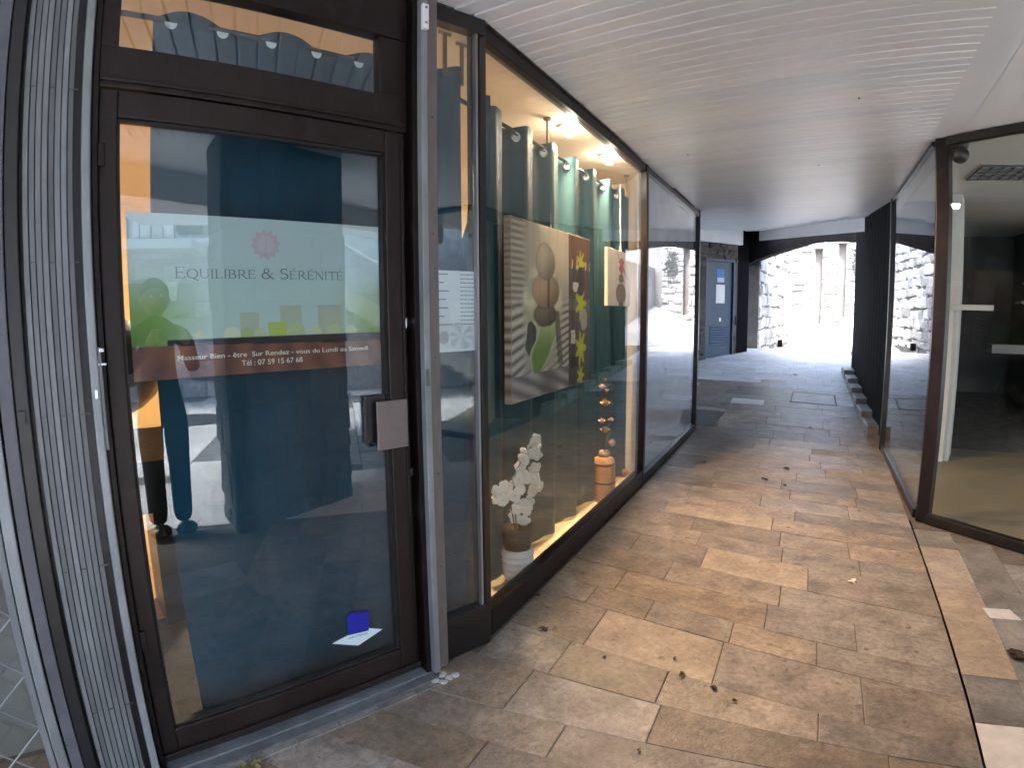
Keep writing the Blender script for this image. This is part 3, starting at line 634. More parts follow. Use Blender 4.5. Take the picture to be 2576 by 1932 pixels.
# lotus emblem
for kk in range(12):
    a = math.pi * 2 * kk / 12 + .13; pts = []
    for (r, w_) in ((.0, .0), (.018, .011), (.034, .012), (.052, 0)): pts.append((r, w_))
    P2 = [(.012, 0), (.026, .0115), (.040, .010), (.054, 0), (.040, -.010), (.026, -.0115)]
    MB().add([F(.458 + math.cos(a) * r - math.sin(a) * t, -.0053 + kk * 1e-5, 1.79 + math.sin(a) * r + math.cos(a) * t) for r, t in P2], [tuple(range(6))]).obj('lotus_petal', ROSE, bn)
ROSE2 = mat('pale_rose_ink', (.53, .44, .455), .6)
for kk in range(10):
    a = math.pi * 2 * kk / 10; P2 = [(.0, 0), (.012, .009), (.026, .008), (.036, 0), (.026, -.008), (.012, -.009)]
    MB().add([F(.458 + math.cos(a) * r - math.sin(a) * t, -.0049 + kk * 1e-5, 1.79 + math.sin(a) * r + math.cos(a) * t) for r, t in P2], [tuple(range(6))]).obj('inner_lotus_petal', ROSE2, bn)
# serif lettering: strokes in a 0..1 box (x0,y0,x1,y1,width)
T, t_ = .13, .06
def arc(cx, cy, rx, ry, a0, a1, w0, n=9):
    out = []
    for i in range(n):
        a, b = math.radians(a0 + (a1 - a0) * i / n), math.radians(a0 + (a1 - a0) * (i + 1) / n)
        wm = w0 * (.55 + .6 * abs(math.cos((a + b) / 2))); out.append((cx + rx * math.cos(a), cy + ry * math.sin(a), cx + rx * math.cos(b), cy + ry * math.sin(b), wm))
    return out
def serif(x, y): return [(x - .10, y, x + .10, y, .045)]
G = {
 'E': [(.12, 0, .12, 1, T), (.12, .98, .6, .98, t_), (.12, .02, .62, .02, t_), (.12, .52, .48, .52, t_), (.6, 1.0, .6, .82, t_), (.62, 0, .64, .2, t_), (.48, .43, .48, .61, t_)] + serif(.1, 0) + serif(.1, 1),
 'L': [(.12, 0, .12, 1, T), (.12, .02, .6, .02, t_), (.6, 0, .62, .2, t_)] + serif(.12, 0) + serif(.12, 1),
 'I': [(.12, 0, .12, 1, T)] + serif(.12, 0) + serif(.12, 1),
 'U': [(.1, 1, .1, .35, T), (.7, 1, .7, .35, t_)] + arc(.4, .35, .3, .34, 180, 360, T * .8) + serif(.1, 1) + serif(.7, 1),
 'Q': arc(.45, .5, .42, .5, 0, 360, T, 18) + [(.45, .02, .95, -.28, T)],
 'B': [(.12, 0, .12, 1, T), (.12, .98, .35, .98, t_), (.12, .52, .38, .52, t_), (.12, .02, .38, .02, t_)] + arc(.35, .75, .2, .23, -90, 90, T) + arc(.38, .27, .26, .25, -90, 90, T) + serif(.08, 0) + serif(.08, 1),
 'R': [(.12, 0, .12, 1, T), (.12, .98, .35, .98, t_), (.12, .48, .35, .48, t_), (.36, .48, .75, .0, T)] + arc(.35, .73, .24, .25, -90, 90, T) + serif(.12, 0) + serif(.1, 1) + serif(.78, 0),
 'S': arc(.33, .74, .24, .25, 40, 270, T) + arc(.33, .26, .26, .25, -140, 90, T) + [(.54, .95, .54, .78, t_), (.08, .05, .08, .25, t_)],
 'N': [(.12, 0, .12, 1, t_), (.12, 1, .72, 0, T), (.72, 0, .72, 1, t_)] + serif(.12, 0) + serif(.06, 1) + serif(.72, 1),
 'T': [(.38, 0, .38, 1, T), (.02, .97, .74, .97, t_), (.02, 1, .02, .8, t_), (.74, 1, .74, .8, t_)] + serif(.38, 0),
 '&': arc(.36, .77, .17, .2, 0, 360, T * .8, 14) + arc(.32, .28, .28, .28, 100, 350, T) + [(.28, .6, .82, .0, T), (.56, .2, .76, .5, t_)] + serif(.76, .5) + serif(.85, 0)}
G['É'] = G['E'] + [(.3, 1.12, .5, 1.3, .09)]
ADV = {'E': .78, 'É': .78, 'L': .74, 'I': .36, 'U': .92, 'Q': 1.02, 'B': .82, 'R': .88, 'S': .72, 'N': .94, 'T': .82, '&': 1.0, ' ': .42}
def word(txt, s0, s1, zb_, cap, small, q, m, name, par):
    tot = sum(ADV[c] * (cap if i in cap_idx else small) for i, c in enumerate(txt) for cap_idx in [CAPI]); k = (s1 - s0) / tot; x = s0; b = MB(); b.sm = False
    for i, c in enumerate(txt):
        h = cap if i in CAPI else small
        for (xa, ya, xb, yb, wd) in G.get(c, []):
            p = Vector((x + xa * h * k, zb_ + ya * h)); r = Vector((x + xb * h * k, zb_ + yb * h)); d = (r - p); 
            if d.length == 0: continue
            n2 = Vector((-d.y, d.x)).normalized() * wd * h * .5; e2 = d.normalized() * .0004
            b.add([F(v.x, q, v.y) for v in (p - n2 - e2, r - n2 + e2, r + n2 + e2, p + n2 - e2)], [(0, 1, 2, 3)])
        x += ADV[c] * h * k
    return b.obj(name, m, par)
CAPI = {0, 10, 12}
word('EQUILIBRE & SÉRÉNITÉ', .160, .745, 1.6735, .036, .029, -.0052, INK, 'title_lettering', bn)
def text(txt, s0, s1, zb_, h, fr, q, m, name, par, slant=0, ext=0):
    c = bpy.data.curves.new(name, 'FONT'); c.body = txt; c.size = 1; c.offset = .008; o_ = bpy.data.objects.new('tmp', c); COL.objects.link(o_)
    dg = bpy.context.evaluated_depsgraph_get(); me = bpy.data.meshes.new_from_object(o_.evaluated_get(dg)); bpy.data.objects.remove(o_); bpy.data.curves.remove(c)
    xs = [v.co.x for v in me.vertices]; x0, x1 = min(xs), max(xs); k = (s1 - s0) / (x1 - x0); kz = h / .70
    for v in me.vertices: v.co = fr(s0 + (v.co.x - x0) * k, q, zb_ + v.co.y * kz + slant * (v.co.x - x0) * k)
    me.materials.clear(); me.materials.append(m); me.name = name; return link(name, me, par)
text('Masseur Bien - être  Sur Rendez - vous du Lundi au Samedi', .155, .835, 1.4105, .016, F, -.0052, WHITEINK, 'service_lettering', bn)
text('Tél : 07 59 15 67 68', .36, .575, 1.380, .018, F, -.0052, WHITEINK, 'telephone_lettering', bn)
# craft sticker low on the glass
stk = MB().add([F(*p) for p in ((.612, .0045, .267), (.722, .0045, .219), (.835, .0045, .254), (.745, .0045, .2925))], [(0, 1, 2, 3)]).obj('craft_sticker', mat('pale_blue_vinyl', (.55, .68, .74), .5), door)
MB().add([F(*p) for p in ((.680, .0055, .280), (.772, .0055, .270), (.779, .0055, .356), (.700, .0055, .373), (.684, .0055, .362))], [(0, 1, 2, 3, 4)]).obj('blue_emblem', BLUE, stk)
text('ARTISAN', .681, .765, .2615, .010, F, .0055, INK, 'sticker_lettering', stk, slant=-.06)

# ---------------------------------------------------------------- guide rail post and narrow side window
gp = empty('gate_guide_post', tuple(F(1.06, .1, 0)), 'tall taupe steel guide post of the folding grille right of the door', 'post')
box('post_face', (1.048, .06, .03), (1.094, .10, H), RAILM, gp, F, bevel=.003)
box('rail_edge', (1.018, .075, .02), (1.046, .108, H), GALV, gp, F, bevel=.003)
box('keeper_plate', (1.020, .108, 1.265), (1.036, .112, 1.330), GALVD, gp, F, bevel=.001)
box('top_bracket', (1.014, .108, 2.63), (1.040, .128, 2.73), WHITEPL, gp, F, bevel=.003)
for zz in (2.65, 2.71): box('bracket_screw', (1.023, .128, zz), (1.031, .131, zz + .008), GALVD, gp, F)
for zz in (2.3, 1.85, 1.37, .9, .5): box('post_screw', (1.068, .10, zz), (1.074, .102, zz + .006), BLACK, gp, F)
MB().box((.998, .03, 0), (1.046, .075, H), F).obj('inner_jamb', BROWN, gp)
mf = MB(); rnd = random.Random(5)
for i in range(9): mf.sphere(tuple(F(1.03 + rnd.uniform(-.03, .07), .11 + rnd.uniform(-.01, .05), .004)), rnd.uniform(.012, .022), 8, 5, (1, 1, .35))
mf.obj('mortar_foot', mat('pale_mortar_blobs', (.42, .41, .40), .9, noise=.2, scale=40), gp, smooth=True)
nw = empty('side_window', tuple(F(1.22, 0, 0)), 'slim shop window between the guide post and the corner post', 'window')
box('bottom_panel', (1.094, -.03, .0), (1.375, .03, .205), BLACKISH, nw, F, bevel=.004)
box('top_rail', (1.062, -.03, 2.738), (1.385, .03, 2.805), BLACKISH, nw, F, bevel=.003)
box('side_window_glass', (1.10, -.003, .205), (1.345, .003, 2.738), GLASSD, nw, F)
box('silver_bead', (1.338, -.004, .20), (1.350, .02, 2.74), ALU, nw, F, bevel=.002)
wh = MB().tube([F(1.13 + .07 * i / 8, .02, 2.80 + .035 * math.sin(math.pi * i / 8)) for i in range(9)], .003, 6).tube([F(1.10 + .12 * i / 8, .03, 2.79 + .05 * math.sin(math.pi * i / 8)) for i in range(9)], .003, 6)
wh.v = [(a, b, min(c, 2.808)) for a, b, c in wh.v]
tag(wh.obj('wire', BLACK), 'loose black wires over the slim side window by the ceiling', 'wire')
pll = empty('price_list', tuple(F(1.26, -.01, 1.38)), 'white printed price list taped inside the slim side window', 'price list')
box('paper_sheet', (1.150, -.014, 1.382), (1.352, -.012, 1.722), PAPER, pll, F)
rnd = random.Random(9); tl = MB()
for i in range(13):
    z = 1.705 - i * .0175
    if i % 2 == 0: tl.box((1.160, -.0117, z), (1.160 + rnd.uniform(.03, .075), -.0115, z + .0042), F)
    for a in (1.272,): 
        x = a
        while x < 1.345: d = rnd.uniform(.008, .02); tl.box((x, -.0117, z), (min(x + d, 1.347), -.0115, z + .0038), F); x += d + .004
tag(tl.obj('printed_line', INK, pll), kind='stuff')
def flower_print(u, v):
    c = (.74, .74, .73); d = math.hypot((u - .62), (v - .5) * .5)
    if d < .30: c = mixc((.52, .52, .53), c, .5 + .5 * math.sin(math.atan2(v - .5, u - .62) * 6))
    if math.hypot(u - .16, (v - .45) * .6) < .14: c = (.46, .44, .43)
    return c
printmesh('flower_print', F, 1.155, 1.350, 1.392, 1.505, -.0116, 40, 26, flower_print, PRINT, pll)

# ---------------------------------------------------------------- big display window
bwn = empty('display_window', tuple(W(3.7, 0, 0)), 'large dark framed shop window lit from inside on the left', 'window')
box('corner_post', (2.236, -.045, .0), (2.290, .022, H - .002), BLACKISH, bwn, W, bevel=.004)
box('bottom_rail', (2.290, -.045, .0), (5.075, .025, .140), BROWN, bwn, W, bevel=.005)
box('top_rail', (2.290, -.045, 2.742), (5.075, .020, H - .002), BROWN, bwn, W, bevel=.005)
box('mullion', (5.075, -.05, .0), (5.135, .028, H - .002), BROWN, bwn, W, bevel=.004)
box('window_glass', (2.290, -.006, .140), (5.075, .0, 2.742), GLASS, bwn, W)
# grey backed window further on
gw = empty('grey_window', tuple(W(6.5, 0, 0)), 'grey backed mirror-like shop window at the far left end', 'window')
box('bottom_rail', (5.135, -.045, .0), (7.80, .025, .085), BROWN, gw, W, bevel=.005)
box('top_rail', (5.135, -.045, 2.755), (7.80, .020, H - .002), BLACKISH, gw, W, bevel=.005)
box('end_post', (7.80, -.05, .0), (7.86, .028, H + .02), BLACKISH, gw, W, bevel=.004)
box('glass_bead', (5.137, .0, .085), (5.153, .012, 2.755), RAILM, gw, W, bevel=.002)
box('window_glass', (5.153, -.006, .085), (7.80, .0, 2.755), GLASSG, gw, W)
box('backing_board', (5.136, -.07, .03), (7.84, -.05, 2.79), GREYB, gw, W)
tag(MB().prism([(-4.2, 7.6), (-1.36, 7.6), (-1.36, 7.84), (-4.2, 7.84)], 0, 3.2).obj('return_wall', STONED), 'stone return wall behind the end post of the grey window', 'wall')

# ---------------------------------------------------------------- things in the window
LW = -.08      # front of the big canvas
def cfr(s, q, z): return W(s, LW + q, z)
c1_ = empty('stone_canvas', tuple(cfr(3.3, 0, 1.07)), 'large canvas print of balanced pebbles and green leaf with flower strip', 'canvas print')
Y0, YM, Y1, Z0, Z1 = 2.718, 3.515, 3.918, 1.067, 2.040
grn = random.Random(77)
def grain(c, g, a):
    k = g * grn.uniform(1 - a, 1 + a); return tuple(min(.95, x * k) for x in c)
def peb(u, v):
    return grain(peb0(u, v), 1.45, .10)
def peb0(u, v):
    wob = .012 * math.sin(u * 21 + v * 9) + .009 * math.sin(v * 47 - u * 13)
    c = mixc((.30, .28, .24), (.56, .50, .38), sm(v + wob, .5, .95) * sm(u, .2, .7))            # blurred upper background
    c = mixc(c, (.22, .20, .19), sm(.3 - u, 0, .25) * sm(v, .86, .97))
    if v > .5:                                                                                  # thin louvre lines on the left edge
        k = sm(.24 - u, 0, .1); c = mixc(c, mixc((.10, .09, .09), (.42, .39, .34), .5 + .5 * math.sin(v * 175)), k * .75)
    side = sm(abs(u - .5 + .04), .25 - .12 * v, .33)                                            # slats fanning out below
    slat = .5 + .5 * math.sin((v + (.10 + .3 * (.6 - v)) * abs(u - .45) * (1 if u < .45 else -1.2)) * 118)
    low = sm(.60 - v, 0, .12)
    c = mixc(c, mixc((.07, .06, .07), (.46, .43, .40), slat ** .7), low * max(side, sm(.2 - v, 0, .1)))
    r = ((u - .52) / .36) ** 2 + ((v - .52) / .26) ** 2                                          # pale petals round the stack
    if r < 1.2: c = mixc(c, mixc((.30, .31, .20), (.56, .55, .40), .5 + .5 * math.sin(math.atan2(v - .52, u - .52) * 9 + wob * 60)), sm(1.2 - r, 0, .5) * .8)
    if ((u - .30 - wob) / .10) ** 2 + ((v - .33) / .11) ** 2 < 1: c = (.045, .042, .045)
    t = (v - .13) / .40; wc = .62 - .22 * sm(1 - t, .2, 1) ; hw = .20 * math.sin(math.pi * max(0, min(1, t))) ** .6 + wob
    if 0 < t < 1 and abs(u - wc) < hw: c = mixc(mixc((.13, .20, .055), (.42, .50, .30), sm(t, .3, 1)), (.50, .54, .40), sm(abs(u - wc) / max(hw, .01), .7, 1) * .6)
    if .16 < v < .5 and abs(u - .80 + .25 * (v - .3)) < .05: c = mixc(c, (.07, .06, .06), .8)
    for cx_, cy_, rx, ry, col in ((.54, .475, .20, .070, (.16, .14, .11)), (.56, .62, .235, .105, (.44, .31, .22)), (.55, .79, .165, .105, (.46, .40, .32))):
        a = math.atan2(v - cy_, u - cx_); rr = (((u - cx_) / rx) ** 2 + ((v - cy_) / ry) ** 2) / (1 + .06 * math.sin(a * 3 + cx_ * 50))
        if rr < 1:
            lit = .32 + .9 * max(0, .5 + (cx_ - u) / rx * .35 + (v - cy_) / ry * .35) * math.sqrt(1 - rr * .75)
            c = tuple(x * lit for x in col)
            if cy_ == .62 and abs(u - .60) < .02 + .02 * (v - .5): c = tuple(x * .45 for x in c)
        elif rr < 1.25: c = tuple(x * (.55 + .45 * (rr - 1) / .25) for x in c)
    if v < .14: c = mixc((.12, .11, .12), (.34, .31, .31), .5 + .5 * math.sin(u * 16 + v * 70)); c = mixc(c, (.10, .09, .09), sm(.25 - abs(u - .6), 0, .2) * .7)
    return c
def strip(u, v):
    return grain(strip0(u + .012 * math.sin(v * 90), v), 1.35, .16)
def strip0(u, v):
    c = (.085, .07, .07)
    if v > .78: c = (.16, .08, .055) if v > .84 or math.sin(u * 30) > -.7 else (.5, .45, .4)
    if .5 < v < .58: c = (.13, .12, .13)
    for cy_, s_ in ((.82, .11), (.55, .14), (.24, .15), (.05, .09)):
        a = math.atan2((v - cy_) * 2, u - .55); r = math.hypot((u - .55), (v - cy_) * 2.2)
        if r < s_ * 1.9 * (.72 + .28 * math.cos(a * 7)): c = mixc((.50, .52, .02), (.34, .36, .02), r / .3)
    if math.hypot((u - .55) , (v - .70) * 2) < .2: c = (.035, .03, .035)
    if math.hypot((u - .3), (v - .675) * 2.5) < .13 and v < .69: c = (.55, .5, .52)
    if math.hypot((u - .7), (v - .44) * 2.2) < .17: c = (.30, .29, .28)
    if abs(u - .2) < .09 and .28 < v < .37: c = (.50, .48, .46)
    if abs(u - .25) < .18 and .12 < v < .19: c = (.03, .025, .025)
    return c
box('canvas_body', (Y0, -.042, Z0), (Y1, -.001, Z1), mat('canvas_cloth', (.50, .44, .34), .8, noise=.1, scale=60), c1_, cfr, bevel=.003)
printmesh('pebble_print', cfr, Y0 + .003, YM, Z0 + .003, Z1 - .003, .0, 150, 240, peb, PRINT, c1_)
printmesh('flower_strip_print', cfr, YM, Y1 - .003, Z0 + .003, Z1 - .003, .0, 90, 220, strip, PRINT, c1_)
vs = [Vector((0, 0, 0))]
nn = 60; sv = []; sf = []; cols_ = []
for j in range(nn + 1):
    z = Z0 + .003 + (Z1 - Z0 - .006) * j / nn
    for d in (-.041, -.002): sv.append(cfr(Y0 - .0006, d, z))
for j in range(nn): sf.append((2 * j, 2 * j + 1, 2 * j + 3, 2 * j + 2))
me = MB().add(sv, sf).mesh('canvas_edge_print', PRINT); at = me.color_attributes.new('print', 'FLOAT_COLOR', 'POINT'); bf = []
for j in range(nn + 1): c = tuple(x * .9 for x in peb(0.01, j / nn)); bf += [*c, 1, *c, 1]
at.data.foreach_set('color', bf); link('canvas_edge_print', me, c1_)
hk = MB().tube([cfr(3.28, -.02, Z1), cfr(3.28, -.02, Z1 + .02)], .008, 8).tube([cfr(3.28, -.02, Z1 + .02), cfr(3.275, -.02, Z1 + .09)], .003, 6).obj('hanging_hook', CHROME, c1_)
MB().tube([cfr(3.275, -.02, Z1 + .09), cfr(3.275, -.02, 2.74)], .0009, 5).obj('hanging_wire', ALU, c1_)
LS = -.115
def sfr(s, q, z): return W(s, LS + q, z)
c2_ = empty('small_canvas', tuple(sfr(4.7, 0, 1.6)), 'small white canvas with pink flower on stacked stones hung by cord', 'canvas print')
box('canvas_body', (4.42, -.025, 1.592), (5.05, -.001, 2.043), mat('white_canvas', (.72, .64, .56), .8), c2_, sfr, bevel=.002)
def stk_(u, v):
    return grain(stk0(u, v), 1.05, .05)
def stk0(u, v):
    c = (.84, .81, .78)
    for cx_, cy_, rx, ry, col in ((.58, .22, .23, .19, (.34, .29, .25)), (.58, .50, .12, .085, (.30, .25, .22))):
        r = ((u - cx_) / rx) ** 2 + ((v - cy_) / ry) ** 2
        if r < 1: c = mixc((.16, .13, .12), col, math.sqrt(1 - r) + .25)
    if ((u - .60) / (.11 + .04 * math.sin(v * 40))) ** 2 + ((v - .73) / .15) ** 2 < 1: c = mixc((.55, .10, .17), (.66, .25, .30), .5 + .5 * math.sin(u * 40 + v * 20))
    if abs(u - .45 - (v - .9) * -.6) < .012 and v > .84: c = (.12, .08, .06)
    if abs((u - .74) - (.66 - v) * .9) < .014 and .5 < v < .68: c = (.12, .07, .06)
    if abs(u - .58) < .1 and v < .04: c = (.1, .08, .07)
    return c
printmesh('stacked_stone_print', sfr, 4.423, 5.047, 1.595, 2.040, .0, 70, 70, stk_, PRINT, c2_)
MB().tube([sfr(4.80, -.012, 2.043), sfr(4.80, -.012, 2.12), sfr(4.79, -.012, 2.60)], [.006, .0022, .0022], 6).obj('hanging_cord', WHITEPL, c2_)

# orchid
ocx, ocy = W(2.86, -.125, 0).x, 2.86
orch = empty('orchid_plant', (ocx, ocy, .034), 'white orchid with brown wrapped stem in the display window', 'orchid')
MB().lathe((ocx, ocy, .05), [(.045, 0), (.05, .05), (.082, .22), (.085, .30), (.0, .27)], 20).obj('dark_foliage_wrap', WRAP, orch, smooth=True)
pot = empty('flower_pot', (ocx, ocy, .034), 'white ribbed ceramic pot holding the white orchid', 'flower pot')
prof = [(.06, 0), (.075, .006)]
for i in range(4):
    z = .02 + i * .04
    for a in range(5): an = math.pi * a / 5; prof.append((.080 + .002 * i + .011 * math.sin(an), z + .04 * a / 5))
prof += [(.082, .185), (.078, .188), (.074, .17), (.0, .16)]
MB().lathe((ocx, ocy, .034), prof, 28).obj('pot_body', CERAM, pot, smooth=True)
def petal_flower(c, r, nrm, m, par, name='flower', np_=5, rnd=random):
    b = MB(); nrm = nrm.normalized(); a = nrm.orthogonal().normalized(); bb = nrm.cross(a); ph = rnd.uniform(0, 6.28)
    for k in range(np_):
        an = ph + 2 * math.pi * k / np_; d = a * math.cos(an) + bb * math.sin(an); t = nrm.cross(d); L_ = r * rnd.uniform(.85, 1.15); w_ = r * .56
        P_ = [c, c + d * L_ * .35 + t * w_ * .8 + nrm * r * .12, c + d * L_ * .8 + t * w_ * .75 + nrm * r * .05, c + d * L_ - nrm * r * .12, c + d * L_ * .8 - t * w_ * .75 + nrm * r * .05, c + d * L_ * .35 - t * w_ * .8 + nrm * r * .12, c + d * L_ * .55 + nrm * r * .22]
        b.add(P_, [(0, 1, 6), (1, 2, 6), (2, 3, 6), (3, 4, 6), (4, 5, 6), (5, 0, 6)])
    b.sphere(tuple(c + nrm * r * .15), r * .16, 6, 4)
    return b.obj(name, m, par, smooth=True)
rnd = random.Random(21)
spots = [(3.15, .79), (3.10, .76), (3.18, .75), (3.05, .77), (3.02, .74), (2.96, .75), (2.93, .715), (3.09, .715), (2.90, .68), (2.85, .67), (2.82, .635), (2.86, .625), (2.93, .615), (2.90, .60), (2.62, .62), (2.66, .64), (2.70, .60), (2.62, .575), (2.67, .56), (2.73, .57), (2.77, .60), (2.79, .55), (2.83, .575), (3.06, .60), (3.12, .62), (3.08, .56), (3.14, .57), (3.01, .59), (3.10, .515), (3.12, .48), (2.80, .47), (2.84, .49), (2.87, .44), (2.91, .46), (2.93, .42), (2.86, .40), (2.89, .375), (2.99, .45)]
for (y_, z_) in spots:
    petal_flower(W(y_, -.125 + rnd.uniform(-.03, .04), z_), rnd.uniform(.034, .045), Vector((.8, -.6, .15)) + Vector((rnd.uniform(-.4, .4), rnd.uniform(-.4, .4), rnd.uniform(-.4, .4))), PETAL, orch, rnd=rnd)
for ctl in ([(2.86, .28), (2.84, .45), (2.80, .60), (2.86, .68), (2.98, .75), (3.14, .79)], [(2.87, .28), (2.95, .45), (3.05, .60), (3.13, .60), (3.12, .48)], [(2.85, .28), (2.80, .45), (2.72, .60), (2.64, .60)]):
    MB().tube([W(a, -.125, b) for a, b in ctl], .0035, 6).obj('stem', LEAFD, orch)
for a in (0, 1.4, 2.9, 4.2): 
    c = Vector((ocx, ocy, .30)); d = Vector((math.cos(a), math.sin(a), 0)); t = Vector((-math.sin(a), math.cos(a), 0))
    MB().add([c, c + d * .05 + t * .022 + Vector((0, 0, .03)), c + d * .10 + Vector((0, 0, .015)), c + d * .05 - t * .022 + Vector((0, 0, .03))], [(0, 1, 2, 3)]).obj('leaf', LEAFD, orch)
# bamboo vase with dried roses
vx, vy = -1.44, 4.45
vase = empty('bamboo_vase', (vx, vy, .034), 'tall bamboo wood vase with two dark bands by the window end', 'vase')
MB().lathe((vx, vy, .034), [(.080, 0), (.086, .01), (.092, .10), (.093, .20), (.090, .30), (.078, .345), (.05, .36), (.0, .36)], 28).obj('vase_body', BAMBOO, vase, smooth=True)
for z, r in ((.145, .0945), (.295, .0925)): MB().lathe((vx, vy, .034 + z), [(r - .004, 0), (r, .003), (r, .014), (r - .004, .017)], 28).obj('band', BAND, vase, smooth=True)
MB().lathe((vx, vy, .394), [(.045, 0), (.048, .02), (.04, .045), (.036, .04), (.0, .02)], 20).obj('neck', mat('pale_vase_neck', (.36, .30, .22), .6), vase, smooth=True)
bq = empty('dried_bouquet', (vx, vy, .42), 'dried yellow roses and pale pods standing in the bamboo vase', 'bouquet')
def rose(c, r, m, name):
    b = MB(); rr = random.Random(int(c.z * 1000))
    for lay, (n_, R_, tilt) in enumerate(((3, .45, .15), (5, .75, .5), (7, 1.0, .95))):
        for k in range(n_):
            an = 2 * math.pi * k / n_ + lay; d = Vector((math.cos(an), math.sin(an), 0)); t = Vector((-math.sin(an), math.cos(an), 0)); o_ = d * r * R_ * .4
            top_ = o_ + d * r * R_ * tilt * .7 + Vector((0, 0, r * (1.0 - .45 * lay * .6)))
            b.add([c + o_ * .3 - Vector((0, 0, r * .4)), c + o_ + t * r * .42, c + top_ + t * r * .3, c + top_ * 1.05, c + top_ - t * r * .3, c + o_ - t * r * .42], [(0, 1, 2, 3, 4, 5)])
    return b.obj(name, m, bq, smooth=True)
for (y_, z_, r, m, nm) in ((4.44, .815, .042, YPETAL, 'rose'), (4.44, .60, .040, YPETAL, 'rose'), (4.36, .69, .028, PPETAL, 'rose'), (4.36, .96, .026, PPETAL, 'rose'), (4.47, .92, .02, PPETAL, 'rose'), (4.60, .66, .024, PPETAL, 'rose')):
    c = W(y_, -.13, z_); rose(c, r, m, nm); MB().tube([Vector((vx, vy, .43)), Vector((vx, vy + (y_ - vy) * .5, (z_ + .43) / 2 - .03)), c - Vector((0, 0, .02))], .0025, 5).obj('stem', TWIG, bq)
MB().sphere(tuple(W(4.60, -.12, .475)), .031, 12, 8).obj('seed_pod', mat('pale_seed_pod', (.50, .42, .34), .8, noise=.3, scale=60, bump=.5), bq, smooth=True)
rnd = random.Random(8)
for i in range(9):
    y_ = vy + rnd.uniform(-.1, .15); z_ = rnd.uniform(.65, 1.02); c = W(y_, -.12 + rnd.uniform(-.02, .05), z_); d = Vector((rnd.uniform(-1, 1), rnd.uniform(-1, 1), 1.5)).normalized(); t = d.orthogonal()
    MB().add([c, c + d * .03 + t * .012, c + d * .06, c + d * .03 - t * .012], [(0, 1, 2, 3)]).obj('dark_leaf', TWIG, bq)
    MB().tube([Vector((vx, vy, .43)), c], .0016, 5).obj('stem', TWIG, bq)

# ceiling spots
for i, yy in enumerate((3.72, 4.56)):
    s_ = empty('display_spot', (-1.475, yy, 2.76), ['round warm ceiling spot over the display, nearer the door', 'round warm ceiling spot over the display, nearer the far end'][i], 'spotlight', 'ceiling spots over the window display')
    MB().lathe((-1.475, yy, 2.763), [(.0, -.012), (.030, -.008), (.044, .004), (.044, .02)], 20).obj('lamp_disc', BULB, s_)
    MB().lathe((-1.475, yy, 2.768), [(.045, -.002), (.056, .0), (.058, .016), (.045, .016)], 20).obj('lamp_trim', WHITEPL, s_)
    L_ = bpy.data.lights.new('display_spot_light', 'SPOT'); L_.energy = 95; L_.color = (1, .60, .36); L_.shadow_soft_size = .03; L_.spot_size = math.radians(118); L_.spot_blend = .6
    lo = bpy.data.objects.new('display_spot_light', L_); COL.objects.link(lo); lo.location = (-1.475, yy, 2.752); lo.rotation_euler = (0, math.radians(-36), 0)
    P_l = bpy.data.lights.new('display_spot_spill', 'POINT'); P_l.energy = 1.8; P_l.color = (1, .85, .66); P_l.shadow_soft_size = .04
    po_ = bpy.data.objects.new('display_spot_spill', P_l); COL.objects.link(po_); po_.location = (-1.44, yy, 2.735)

# ---------------------------------------------------------------- folded grille left of the door
fg = empty('folding_grille', tuple(F(-.17, .1, 0)), 'folded grey steel security grille bundled left of the door', 'security grille')
GQ = .10
box('end_channel', (-.108, GQ - .03, .0), (-.084, GQ + .016, H), GALV, fg, F, bevel=.004)
ns = 9
for i in range(ns):
    a = -.262 + i * .0168; rr_ = random.uniform(-.004, .006)
    MB().box((a, GQ - .03 + rr_, .012), (a + .0146, GQ + .004 + rr_, H), F).obj('slat', GALVD, fg, bevel=.0015)
box('grille_backing', (-.268, GQ - .045, .0), (-.10, GQ - .034, H), BLACK, fg, F)
for zz in (.34, .82, 1.28, 1.71, 2.2, 2.6):
    for i in range(ns - 1): pass
    box('lattice_pivot', (-.258, GQ + .0035, zz), (-.118, GQ + .0055, zz + .004), GALV and mat('dark_pivot', (.06, .065, .07), .5), fg, F)
box('lock_case', (-.0835, GQ - .03, 1.17), (-.074, GQ + .012, 1.47), GALVD, fg, F, bevel=.002)
MB().lathe((0, 0, 0), [(.009, 0), (.009, .006), (.003, .007)], 14).obj('lock_cylinder', CHROME, fg); o = fg.children[-1]
for v in o.data.vertices: v.co = F(-.096, GQ + .018, 1.352) + rotm.to_3x3() @ v.co
box('keyhole_tail', (-.0995, GQ + .018, 1.325), (-.0925, GQ + .024, 1.35), CHROME, fg, F)
box('latch_pin', (-.084, GQ + .006, 1.418), (-.062, GQ + .012, 1.424), CHROME, fg, F)
box('latch_stud', (-.080, GQ + .004, 1.455), (-.066, GQ + .014, 1.467), CHROME, fg, F, bevel=.002)
box('side_jamb', (-.40, -.06, .0), (-.079, GQ - .046, H), BLACK, fg, F)
